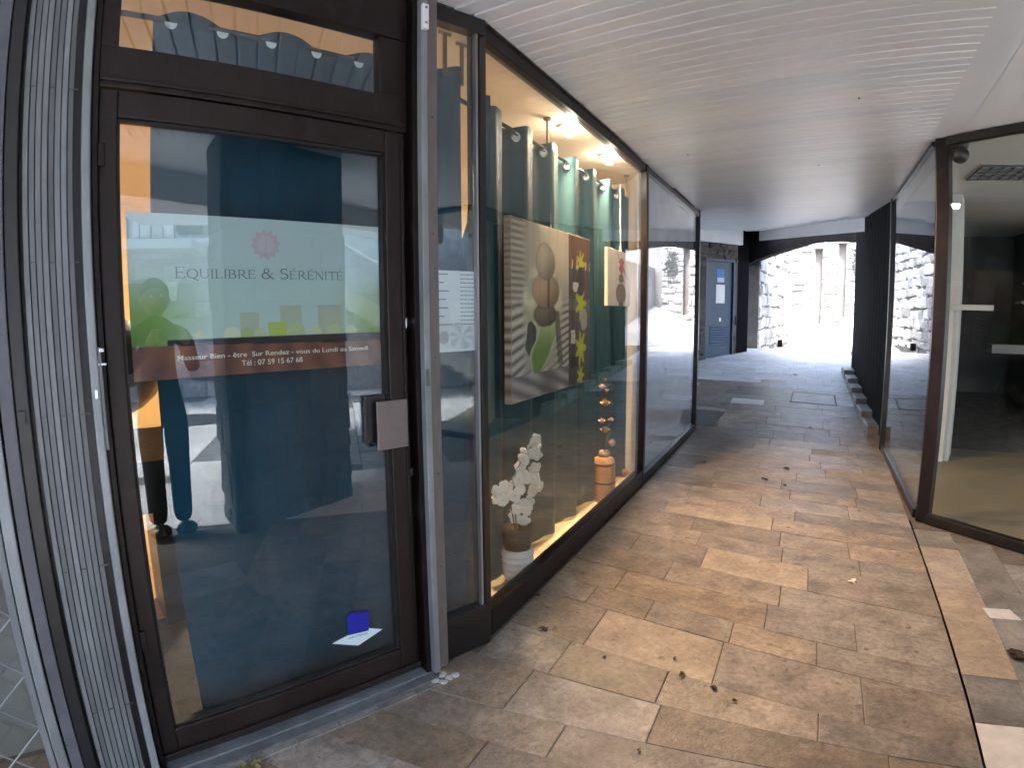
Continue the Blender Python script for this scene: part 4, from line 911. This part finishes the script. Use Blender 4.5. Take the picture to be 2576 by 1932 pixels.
# dark post and neighbouring shopfront further left
np_ = empty('dark_corner_post', tuple(F(-.31, .1, 0)), 'dark blue black post at the left edge beside the folded grille', 'post')
box('post_body', (-.308, GQ - .06, .0), (-.272, GQ + .03, H), BLACK, np_, F, bevel=.003)
box('post_face', (-.345, GQ - .06, .0), (-.310, GQ + .036, H), mat('slate_grey_steel', (.075, .078, .092), .45, noise=.2, scale=20), np_, F, bevel=.003)
box('post_lock', (-.300, GQ + .03, 1.275), (-.285, GQ + .042, 1.31), BLACK, np_, F)
lg = empty('lattice_grille', tuple(F(-.5, .1, 0)), 'stretched diamond lattice grille of the next shop at the far left', 'security grille')
box('grille_channel', (-.385, GQ - .03, .0), (-.352, GQ + .03, H), GALV, lg, F, bevel=.004)
box('inner_channel', (-.412, GQ - .04, .0), (-.390, GQ + .005, H), GALVD, lg, F, bevel=.003)
for i in range(14):
    z = -.05 + i * .19
    for (a, b) in ((0, .19), (.19, 0)):
        MB().tube([F(-.41, GQ - .012 + (.004 if a else -.004), z + a), F(-.62, GQ - .012 + (.004 if a else -.004), z + b)], .0032, 6).obj('lattice_bar', GALV, lg)
        MB().tube([F(-.62, GQ - .012 + (.004 if a else -.004), z + b), F(-.83, GQ - .012 + (.004 if a else -.004), z + a)], .0032, 6).obj('lattice_bar', GALV, lg)
box('far_bar', (-.63, GQ - .03, .0), (-.61, GQ - .018, H), BLACKISH, lg, F)
nx = empty('next_shopfront', tuple(F(-.9, -.1, 0)), 'beige blinds shopfront behind the lattice grille at the far left', 'shopfront')
box('blind_panel', (-2.4, -.14, .12), (-.35, -.12, H), mat('beige_blind', (.16, .15, .135), .8, noise=.12, scale=3), nx, F)
box('base_board', (-2.4, -.14, .0), (-.35, -.09, .12), mat('brown_base_board', (.12, .075, .045), .7, noise=.3, scale=12), nx, F)
box('shopfront_glass', (-2.4, -.02, .12), (-.35, -.015, H), GLASS, nx, F)

# ================================================================ right shop
frR, LR = wallframe((.936, 7.50), (.914, 4.95)); 
R1 = Vector((.914, 4.95, 0)); RD = (Vector((1.551, 4.441, 0)) - R1).normalized(); RNn = Vector((RD.y, -RD.x, 0))
if RNn.y > 0: RNn = -RNn
def RF(s, q, z): return R1 + RD * s + RNn * q + Vector((0, 0, z))
def RS(s, q, z): return Vector((.914 + .022 / 2.55 * s - q, 4.95 + s, z))   # side glass, q towards passage
rs = empty('right_side_window', tuple(RS(1.2, 0, 0)), 'narrow looking shop glass along the right of the passage', 'window')
box('bottom_rail', (.05, -.04, .0), (2.50, .02, .07), BLACKISH, rs, RS, bevel=.004)
box('top_rail', (.05, -.04, 2.775), (2.50, .02, H - .002), BLACKISH, rs, RS, bevel=.004)
box('upper_flat', (.05, -.035, 2.66), (2.50, -.02, 2.775), RAILM, rs, RS)
box('far_post', (2.50, -.06, .0), (2.58, .03, H + .01), BLACKISH, rs, RS, bevel=.004)
box('post_edge_strip', (2.585, -.03, .05), (2.60, .028, H), RAILM, rs, RS)
box('side_glass', (.05, -.003, .07), (2.50, .003, 2.775), GLASSR, rs, RS)
rw = empty('right_front_window', tuple(RF(1.5, 0, 0)), 'large glass front of the empty shop on the right', 'window')
MB().prism([(.905, 4.915), (.985, 4.885), (1.025, 4.945), (1.01, 5.0), (.915, 5.0)], 0, H - .002).obj('corner_post', BROWN, rw, bevel=.004)
box('bottom_rail', (.09, -.03, .0), (3.6, .035, .075), BLACKISH, rw, RF, bevel=.004)
box('top_rail', (.09, -.03, 2.752), (3.6, .035, H - .002), BLACKISH, rw, RF, bevel=.004)
box('front_glass', (.09, -.003, .075), (3.6, .003, 2.752), GLASSR, rw, RF)
sr = empty('empty_shop_room', (3, 7, 0)); tag(sr, kind='structure')
corner = RF(3.6, -.04, 0)
PL_ = [(.97, 5.02), tuple(RF(.1, -.05, 0).xy), tuple(corner.xy), (8, 5), (8, 11.5), (.97, 11.5)]  # unseen far side left open, added so daylight reaches the room
MB().prism(PL_, -.005, .012).obj('room_floor', TILE, sr)
MB().prism(PL_, 2.79, 2.83).obj('room_ceiling', WPAINT, sr)
MB().box((1.6, 10.9, 0), (8, 11.1, 2.8)).obj('back_wall', DARKR, sr)
MB().box((1.02, 7.62, 0), (1.10, 11, 2.8)).obj('passage_side_wall', DARKR, sr)
MB().box((3.2, 8.4, 0), (3.3, 11, 2.8)).obj('partition', DARKR, sr)
pi_ = empty('white_pillar', (1.5, 7.2, 0), 'white square pillar inside the empty shop on the right', 'pillar')
MB().prism([(1.37, 7.05), (1.56, 7.05), (1.66, 7.42), (1.45, 7.44)], .012, 2.79).obj('pillar_shaft', WPAINT, pi_, bevel=.006)
MB().prism([(1.32, 7.0), (1.49, 7.0), (1.56, 7.10), (1.36, 7.2)], .012, 1.60).obj('pillar_casing', WPAINT, pi_, bevel=.006)
box('wall_shelf', (1.45, 6.93, 1.60), (1.86, 7.12, 1.655), GREYB, None, bevel=.003); tag(bpy.data.objects['wall_shelf'], 'short white shelf board projecting from the white pillar', 'shelf')
for i, (x, y_, z, l_) in enumerate(((2.45, 8.0, 1.70, .5), (2.15, 8.0, 1.12, .42))):
    o = box('grey_shelf', (x, y_, z), (x + l_, y_ + .25, z + (.03 if i == 0 else .1)), mat('grey_shelf_paint%d' % i, (.20, .20, .20)), None, bevel=.003); tag(o, ['thin grey shelf high on the dark wall of the empty shop', 'thick grey shelf board low on the dark wall of the empty shop'][i], 'shelf')
lv = empty('louvre_light', (1.8, 6.0, 2.78), 'unlit square louvre ceiling light in the empty shop', 'ceiling light')
for i in range(7): box('louvre_blade', (1.42 + i * .09, 5.70, 2.765), (1.428 + i * .09, 6.28, 2.789), GALVD, lv)
for i in range(5): box('louvre_cross', (1.42, 5.70 + i * .14, 2.766), (1.97, 5.708 + i * .14, 2.788), GALVD, lv)
box('light_tray', (1.40, 5.68, 2.785), (1.99, 6.30, 2.7895), GREYB, lv)
dm = empty('dome_sensor', tuple(RF(.14, -.07, 2.70)), 'dark round dome sensor at the top of the right corner post', 'sensor')
MB().sphere(tuple(RF(.145, -.075, 2.688)), .062, 16, 10).obj('dome', BLACKISH, dm, smooth=True); MB().lathe(tuple(RF(.145, -.075, 2.735)), [(.055, 0), (.06, .03), (.06, .05)], 18).obj('mount', BLACKISH, dm, smooth=True)
hs = empty('hanging_sensor', tuple(RF(.80, -.08, 2.68)), 'small dark ball on a wire below the right window head', 'sensor')
MB().sphere(tuple(RF(.795, -.08, 2.665)), .016, 10, 7).obj('ball', BLACK, hs, smooth=True); MB().tube([RF(.795, -.08, 2.68), RF(.80, -.08, 2.79)], .002, 5).obj('wire', BLACK, hs)
sb = MB().tube([(2.6, 8.5, 1.95), (3.1, 8.3, 1.98), (3.25, 8.35, 1.9)], .008, 6).obj('wall_hook_rail', GALV); tag(sb, 'thin metal hook rail on the dark wall of the empty shop', 'rail')

# ================================================================ floor details
mh = empty('inspection_cover', (.23, 9.9, ramp(9.9)), 'rectangular inspection cover let into the ramp near the plinth', 'manhole cover')
def MP(x, y): return (x, y, ramp(y) + .002)
q = [(-.15, 9.55), (.53, 9.45), (.52, 10.15), (-.12, 10.25)]
for i in range(4):
    a, b = Vector(q[i]), Vector(q[(i + 1) % 4]); d = (b - a).normalized(); n_ = Vector((-d.y, d.x)) * .022
    P_ = [a - d * .0, b + d * .0, b + n_, a + n_]; MB().add([(p.x, p.y, ramp(p.y) + .004) for p in P_] + [(p.x, p.y, ramp(p.y) - .01) for p in P_], [(0, 1, 2, 3), (0, 4, 5, 1), (2, 6, 7, 3)]).obj('cover_frame_bar', CAST, mh)
MB().add([(x, y_, ramp(y_) + .0028) for x, y_ in [(-.12, 9.58), (.50, 9.49), (.49, 10.12), (-.10, 10.22)]], [(0, 1, 2, 3)]).obj('cover_stone', SLABG, mh)
gr = empty('square_floor_cover', (-1.25, 8.4, .1), 'dark edged square floor cover beside the end post of the grey window', 'manhole cover')
q = [(-1.6, 7.92), (-1.08, 7.98), (-1.0, 8.72), (-1.6, 8.8)]
for i in range(4):
    a, b = Vector(q[i]), Vector(q[(i + 1) % 4]); d = (b - a).normalized(); n_ = Vector((-d.y, d.x)) * .028; P_ = [a, b, b + n_, a + n_]
    MB().add([(p.x, p.y, ramp(p.y) + .004) for p in P_], [(0, 1, 2, 3)]).obj('cover_frame_bar', CAST, gr)
MB().add([(x, y_, ramp(y_) + .003) for x, y_ in [(-1.57, 7.95), (-1.11, 8.0), (-1.03, 8.69), (-1.57, 8.76)]], [(0, 1, 2, 3)]).obj('cover_plate', mat('dark_cover_plate', (.09, .085, .08), .7, noise=.2), gr)
def litter(x, y, r, m, label, seed, n_=3, cat='dead leaf', group='dead leaves on the passage floor'):
    b = MB(); rr = random.Random(seed); z0 = ramp(y) + .003
    for k in range(n_):
        a = rr.uniform(0, 6.28); cx_ = x + rr.uniform(-r, r) * .5; cy_ = y + rr.uniform(-r, r) * .5; d = Vector((math.cos(a), math.sin(a), 0)); t = Vector((-d.y, d.x, 0)); c = Vector((cx_, cy_, z0 + k * .003)); L_ = r * rr.uniform(.6, 1)
        up = Vector((0, 0, L_ * .35))
        b.add([c - d * L_, c - d * L_ * .3 + t * L_ * .5 + up, c + d * L_ * .3 + t * L_ * .55 + up * .6, c + d * L_, c + d * L_ * .3 - t * L_ * .5 + up * .8, c - d * L_ * .3 - t * L_ * .55 + up * .3, c + Vector((0, 0, .002))], [(0, 1, 6), (1, 2, 6), (2, 3, 6), (3, 4, 6), (4, 5, 6), (5, 0, 6)])
    return tag(b.obj('dead_leaf' if cat == 'dead leaf' else 'litter', m), label, cat, group)
LL = [(-.09, 6.15, .045, 'curled dark leaf in mid passage, farthest of the cluster of three'), (-.26, 5.68, .035, 'flat dark leaf in mid passage, leftmost of the cluster of three'), (-.09, 5.55, .03, 'tiny dark leaf in mid passage, nearest of the cluster of three'), (-.886, 6.12, .03, 'small brown leaf near the grey window rail'),
      (-.434, 2.454, .012, 'dark speck leaf at the right corner of the pale near slab'), (-.384, 2.342, .020, 'dark spot leaf just below the pale near slab'), (-.241, 2.298, .020, 'dark spot leaf second along the row below the pale slab'), (-.141, 2.245, .018, 'dark spot leaf third along the row below the pale slab'),
      (-.423, 1.81, .010, 'tiny dark seed at the bottom centre of the floor'), (-.73, 2.34, .012, 'tiny dark seed left of the pale near slab'), (-1.079, 2.451, .026, 'crumpled dark leaf near the corner post of the display window'), (-1.258, 2.76, .022, 'small dark leaf against the display window rail'),
      (.15, 8.2, .03, 'small dark leaf at the start of the ramp'), (-.1, 11.6, .05, 'dark leaf high on the bright ramp')]
for i, (x, y_, r, lab) in enumerate(LL): litter(x, y_, r, LEAFB, lab, i)
litter(1.10, 2.97, .055, LEAFB, 'large crumpled dark leaf on the grey terrace slabs at right', 40, 5)
litter(.374, 3.617, .03, PETAL, 'small white petal scrap in the middle of the passage floor', 41, 3, 'petal', 'pale litter')
mo = MB(); rnd = random.Random(4)
for i in range(26):
    p = F(.18 + rnd.uniform(-.045, .045), .21 + rnd.uniform(-.03, .03), .012 + rnd.uniform(0, .02)); d = Vector((rnd.uniform(-1, 1), rnd.uniform(-1, 1), rnd.uniform(.1, .8))).normalized() * .022; t = d.orthogonal().normalized() * .01
    mo.add([p - d, p + t, p + d, p - t], [(0, 1, 2, 3)])
tag(mo.obj('moss_tuft', LEAFY), 'yellow green tuft of dry moss at the foot of the shop door sill', 'moss')

# ================================================================ street side: pier, opposite houses (seen as reflections)
pier = empty('stone_pier', (.95, 1.2, 0), 'square stone pier of the arcade just right of the viewer', 'pier')
pa, pb, pc, pd = Vector((.50, .87, 0)), Vector((1.24, 1.68, 0)), Vector((1.74, 1.50, 0)), Vector((1.0, .68, 0))
MB().prism([(p.x, p.y) for p in (pa, pd, pc, pb)], 0, H + .02).obj('pier_core', PIERST, pier)
for (p0, p1) in ((pb, pa), (pa, pd), (pc, pb)):
    fr_, L_ = wallframe(p0.xy, p1.xy)
    n_t = fr_(0, 1, 0) - fr_(0, 0, 0); cen = (pa + pc) / 2
    if n_t.dot(p0 - cen) < 0: fr_, L_ = wallframe(p1.xy, p0.xy)
    rubble(pier, fr_, .0, L_, lambda s: 0, lambda s: 2.78, PIERST, .42, .26, seed=int(L_ * 100), out=.02)
bm_ = MB().prism([(-3.5, -4.7), (-3.2, -4.9), (5.2, 2.95), (4.9, 3.15)], 2.55, 2.9); tag(bm_.obj('arcade_beam', PLASTER), kind='structure')
# house across the street
oh = empty('opposite_house', (8.6, 0, 0), 'pale stone house with balcony and outside stairs across the street', 'house')
def OF(s, q, z): return Vector((8.4 - q, s, z))
MB().box((-9, -3, 0), (9, 0, 5.2), OF).obj('house_wall', STONEP, oh)
rubble(oh, OF, -3.0, .1, lambda s: 0, lambda s: 4.4, STONEP, .7, .42, seed=33, out=.06)
for s_ in (-4.6, -1.9, 4.3): f_o = box('window_frame', (s_, 0, 3.1), (s_ + 1.0, .05, 4.6), BROWN, oh, OF); box('pane', (s_ + .06, .05, 3.16), (s_ + .94, .06, 4.54), BLACKISH, f_o, OF)
box('house_door', (-2.6, 0, 0), (-1.7, .06, 2.2), mat('street_door_wood', (.10, .07, .05), .6), oh, OF)
box('balcony_slab', (-6, 0, 2.75), (-.9, 1.0, 2.92), WPAINT, oh, OF)
for i in range(26): box('baluster', (-6 + i * .2, .95, 2.92), (-5.98 + i * .2, .97, 3.8), BLACKISH, oh, OF)
box('balcony_rail', (-6, .93, 3.8), (-.9, .99, 3.85), BLACKISH, oh, OF)
for i in range(12): MB().box((1.4 + i * .26, 0, max(0, 1.75 - i * .15) - .0), (1.4 + i * .26 + .262, 1.1, 1.75 - i * .15 + .16), OF).obj('stair_step', SLABW, oh)
MB().add([OF(1.2, 1.15, 1.95), OF(4.6, 1.15, .0), OF(4.6, 1.15, .35), OF(1.2, 1.15, 2.35), OF(1.2, 1.3, 1.95), OF(4.6, 1.3, .0), OF(4.6, 1.3, .35), OF(1.2, 1.3, 2.35)], [(0, 1, 2, 3), (7, 6, 5, 4), (3, 2, 6, 7)]).obj('stair_string', WPAINT, oh)
MB().tube([OF(1.2, 1.2, 3.1), OF(4.6, 1.2, 1.15)], .03, 8).obj('stair_handrail', WPAINT, oh)
ob = empty('corner_house', (2, -9, 0), 'tall plain rendered house at the street corner behind the viewer', 'house')
MB().box((-12, -12, 0), (5.5, -8.5, 5)).obj('house_wall', PLASTER, ob)
for s_ in (-6, -3, 0, 3): box('window', (s_, -8.5, 1.2), (s_ + 1, -8.44, 2.8), BLACKISH, ob)

# ================================================================ the photographer (seen mirrored in the door glass)
pz = empty('person', (.45, .40, 0), 'person in dark jacket and trousers holding up a phone, mirrored in the door glass', 'person')
def skinned(name, verts, edges, radii, m, par, sub=2):
    me = bpy.data.meshes.new(name); me.from_pydata([tuple(v) for v in verts], edges, []); me.materials.append(m); o_ = link(name, me, par)
    sk = o_.modifiers.new('skin', 'SKIN'); sk.use_smooth_shade = True
    for i, r in enumerate(radii): me.skin_vertices[0].data[i].radius = (r, r) if not isinstance(r, tuple) else r
    me.skin_vertices[0].data[0].use_root = True
    s2 = o_.modifiers.new('sub', 'SUBSURF'); s2.levels = sub; s2.render_levels = sub
    return o_
fwd = Vector((-.93, .37, 0)).normalized(); rt = Vector((fwd.y, -fwd.x, 0))
B0 = Vector((.60, .38, 0))
def PP(f, r, z): return B0 + fwd * f + rt * r + Vector((0, 0, z))
body = [PP(0, 0, .95), PP(0, 0, 1.12), PP(.01, 0, 1.32), PP(0, 0, 1.46), PP(.02, 0, 1.56),
        PP(0, .085, .86), PP(.01, .085, .50), PP(-.01, .08, .07), PP(0, -.085, .86), PP(.02, -.09, .50), PP(-.01, -.09, .07),
        PP(0, .18, 1.42), PP(.04, .23, 1.18), PP(.285, .158, 1.375), PP(0, -.18, 1.42), PP(.04, -.23, 1.18), PP(.285, -.075, 1.375)]
ed = [(0, 1), (1, 2), (2, 3), (3, 4), (0, 5), (5, 6), (6, 7), (0, 8), (8, 9), (9, 10), (3, 11), (11, 12), (12, 13), (3, 14), (14, 15), (15, 16)]
ra = [(.17, .13), (.15, .12), (.165, .12), (.11, .09), .055, .10, .078, .07, .10, .078, .07, .07, .05, .035, .07, .05, .035]
for sd in (-1, 1): MB().sphere(tuple(PP(.07, .088 * sd, .05)), .05, 12, 8, (1.9, 1.5, 1)).obj('shoe', BLACK, pz, smooth=True)
skinned('body', body, ed, ra, CLOTHD, pz)
hd = MB().sphere(tuple(PP(.04, 0, 1.68)), .105, 18, 12, (.85, .85, 1.12)).obj('head', SKIN, pz, smooth=True)
MB().sphere(tuple(PP(.132, 0, 1.665)), .015, 8, 6, (1, 1, 1.3)).obj('nose', SKIN, hd, smooth=True)
for sd in (-1, 1):
    MB().sphere(tuple(PP(.04, .092 * sd, 1.67)), .02, 8, 6, (1, .5, 1.4)).obj('ear', SKIN, hd, smooth=True); MB().sphere(tuple(PP(.128, .032 * sd, 1.695)), .010, 8, 6).obj('eye', WHITEPL, hd, smooth=True)
MB().sphere(tuple(PP(.02, 0, 1.715)), .112, 18, 12, (.86, .86, .95)).obj('hair', HAIR, pz, smooth=True)
box('mouth', (-.02, .0, 0), (.02, .004, .008), ROSE, hd, lambda x, y_, z: PP(.132 + y_, x, 1.625 + z))
ph = empty('phone', tuple(PP(.36, .05, 1.45)), 'dark phone held up level by the mirrored person', 'phone')
box('phone_body', (-.078, 0, 0), (.078, .009, .076), BLACK, ph, lambda x, y_, z: PP(.345 + y_, .04 + x, 1.41 + z), bevel=.004)
box('camera_bump', (-.07, .009, .045), (-.04, .012, .07), CHROME, ph, lambda x, y_, z: PP(.345 + y_, .04 + x, 1.41 + z))
for sd in (-1, 1):
    hx = .04 + sd * .095
    vs_ = [PP(.27, .04 + sd * .12, 1.37), PP(.32, hx + sd * .01, 1.42)]; es = [(0, 1)]; rs_ = [.028, .026]
    for k in range(4):
        b_ = len(vs_); z_ = 1.412 + k * .019
        vs_ += [PP(.345, hx, z_), PP(.362, hx - sd * .012, z_), PP(.362, hx - sd * .036, z_ + .002)]; es += [(1, b_), (b_, b_ + 1), (b_ + 1, b_ + 2)]; rs_ += [.0095, .0085, .0075]
    b_ = len(vs_); vs_ += [PP(.335, hx - sd * .01, 1.40), PP(.338, hx - sd * .04, 1.405)]; es += [(1, b_), (b_, b_ + 1)]; rs_ += [.011, .009]
    skinned('hand', vs_, es, rs_, SKIN, pz, 1)
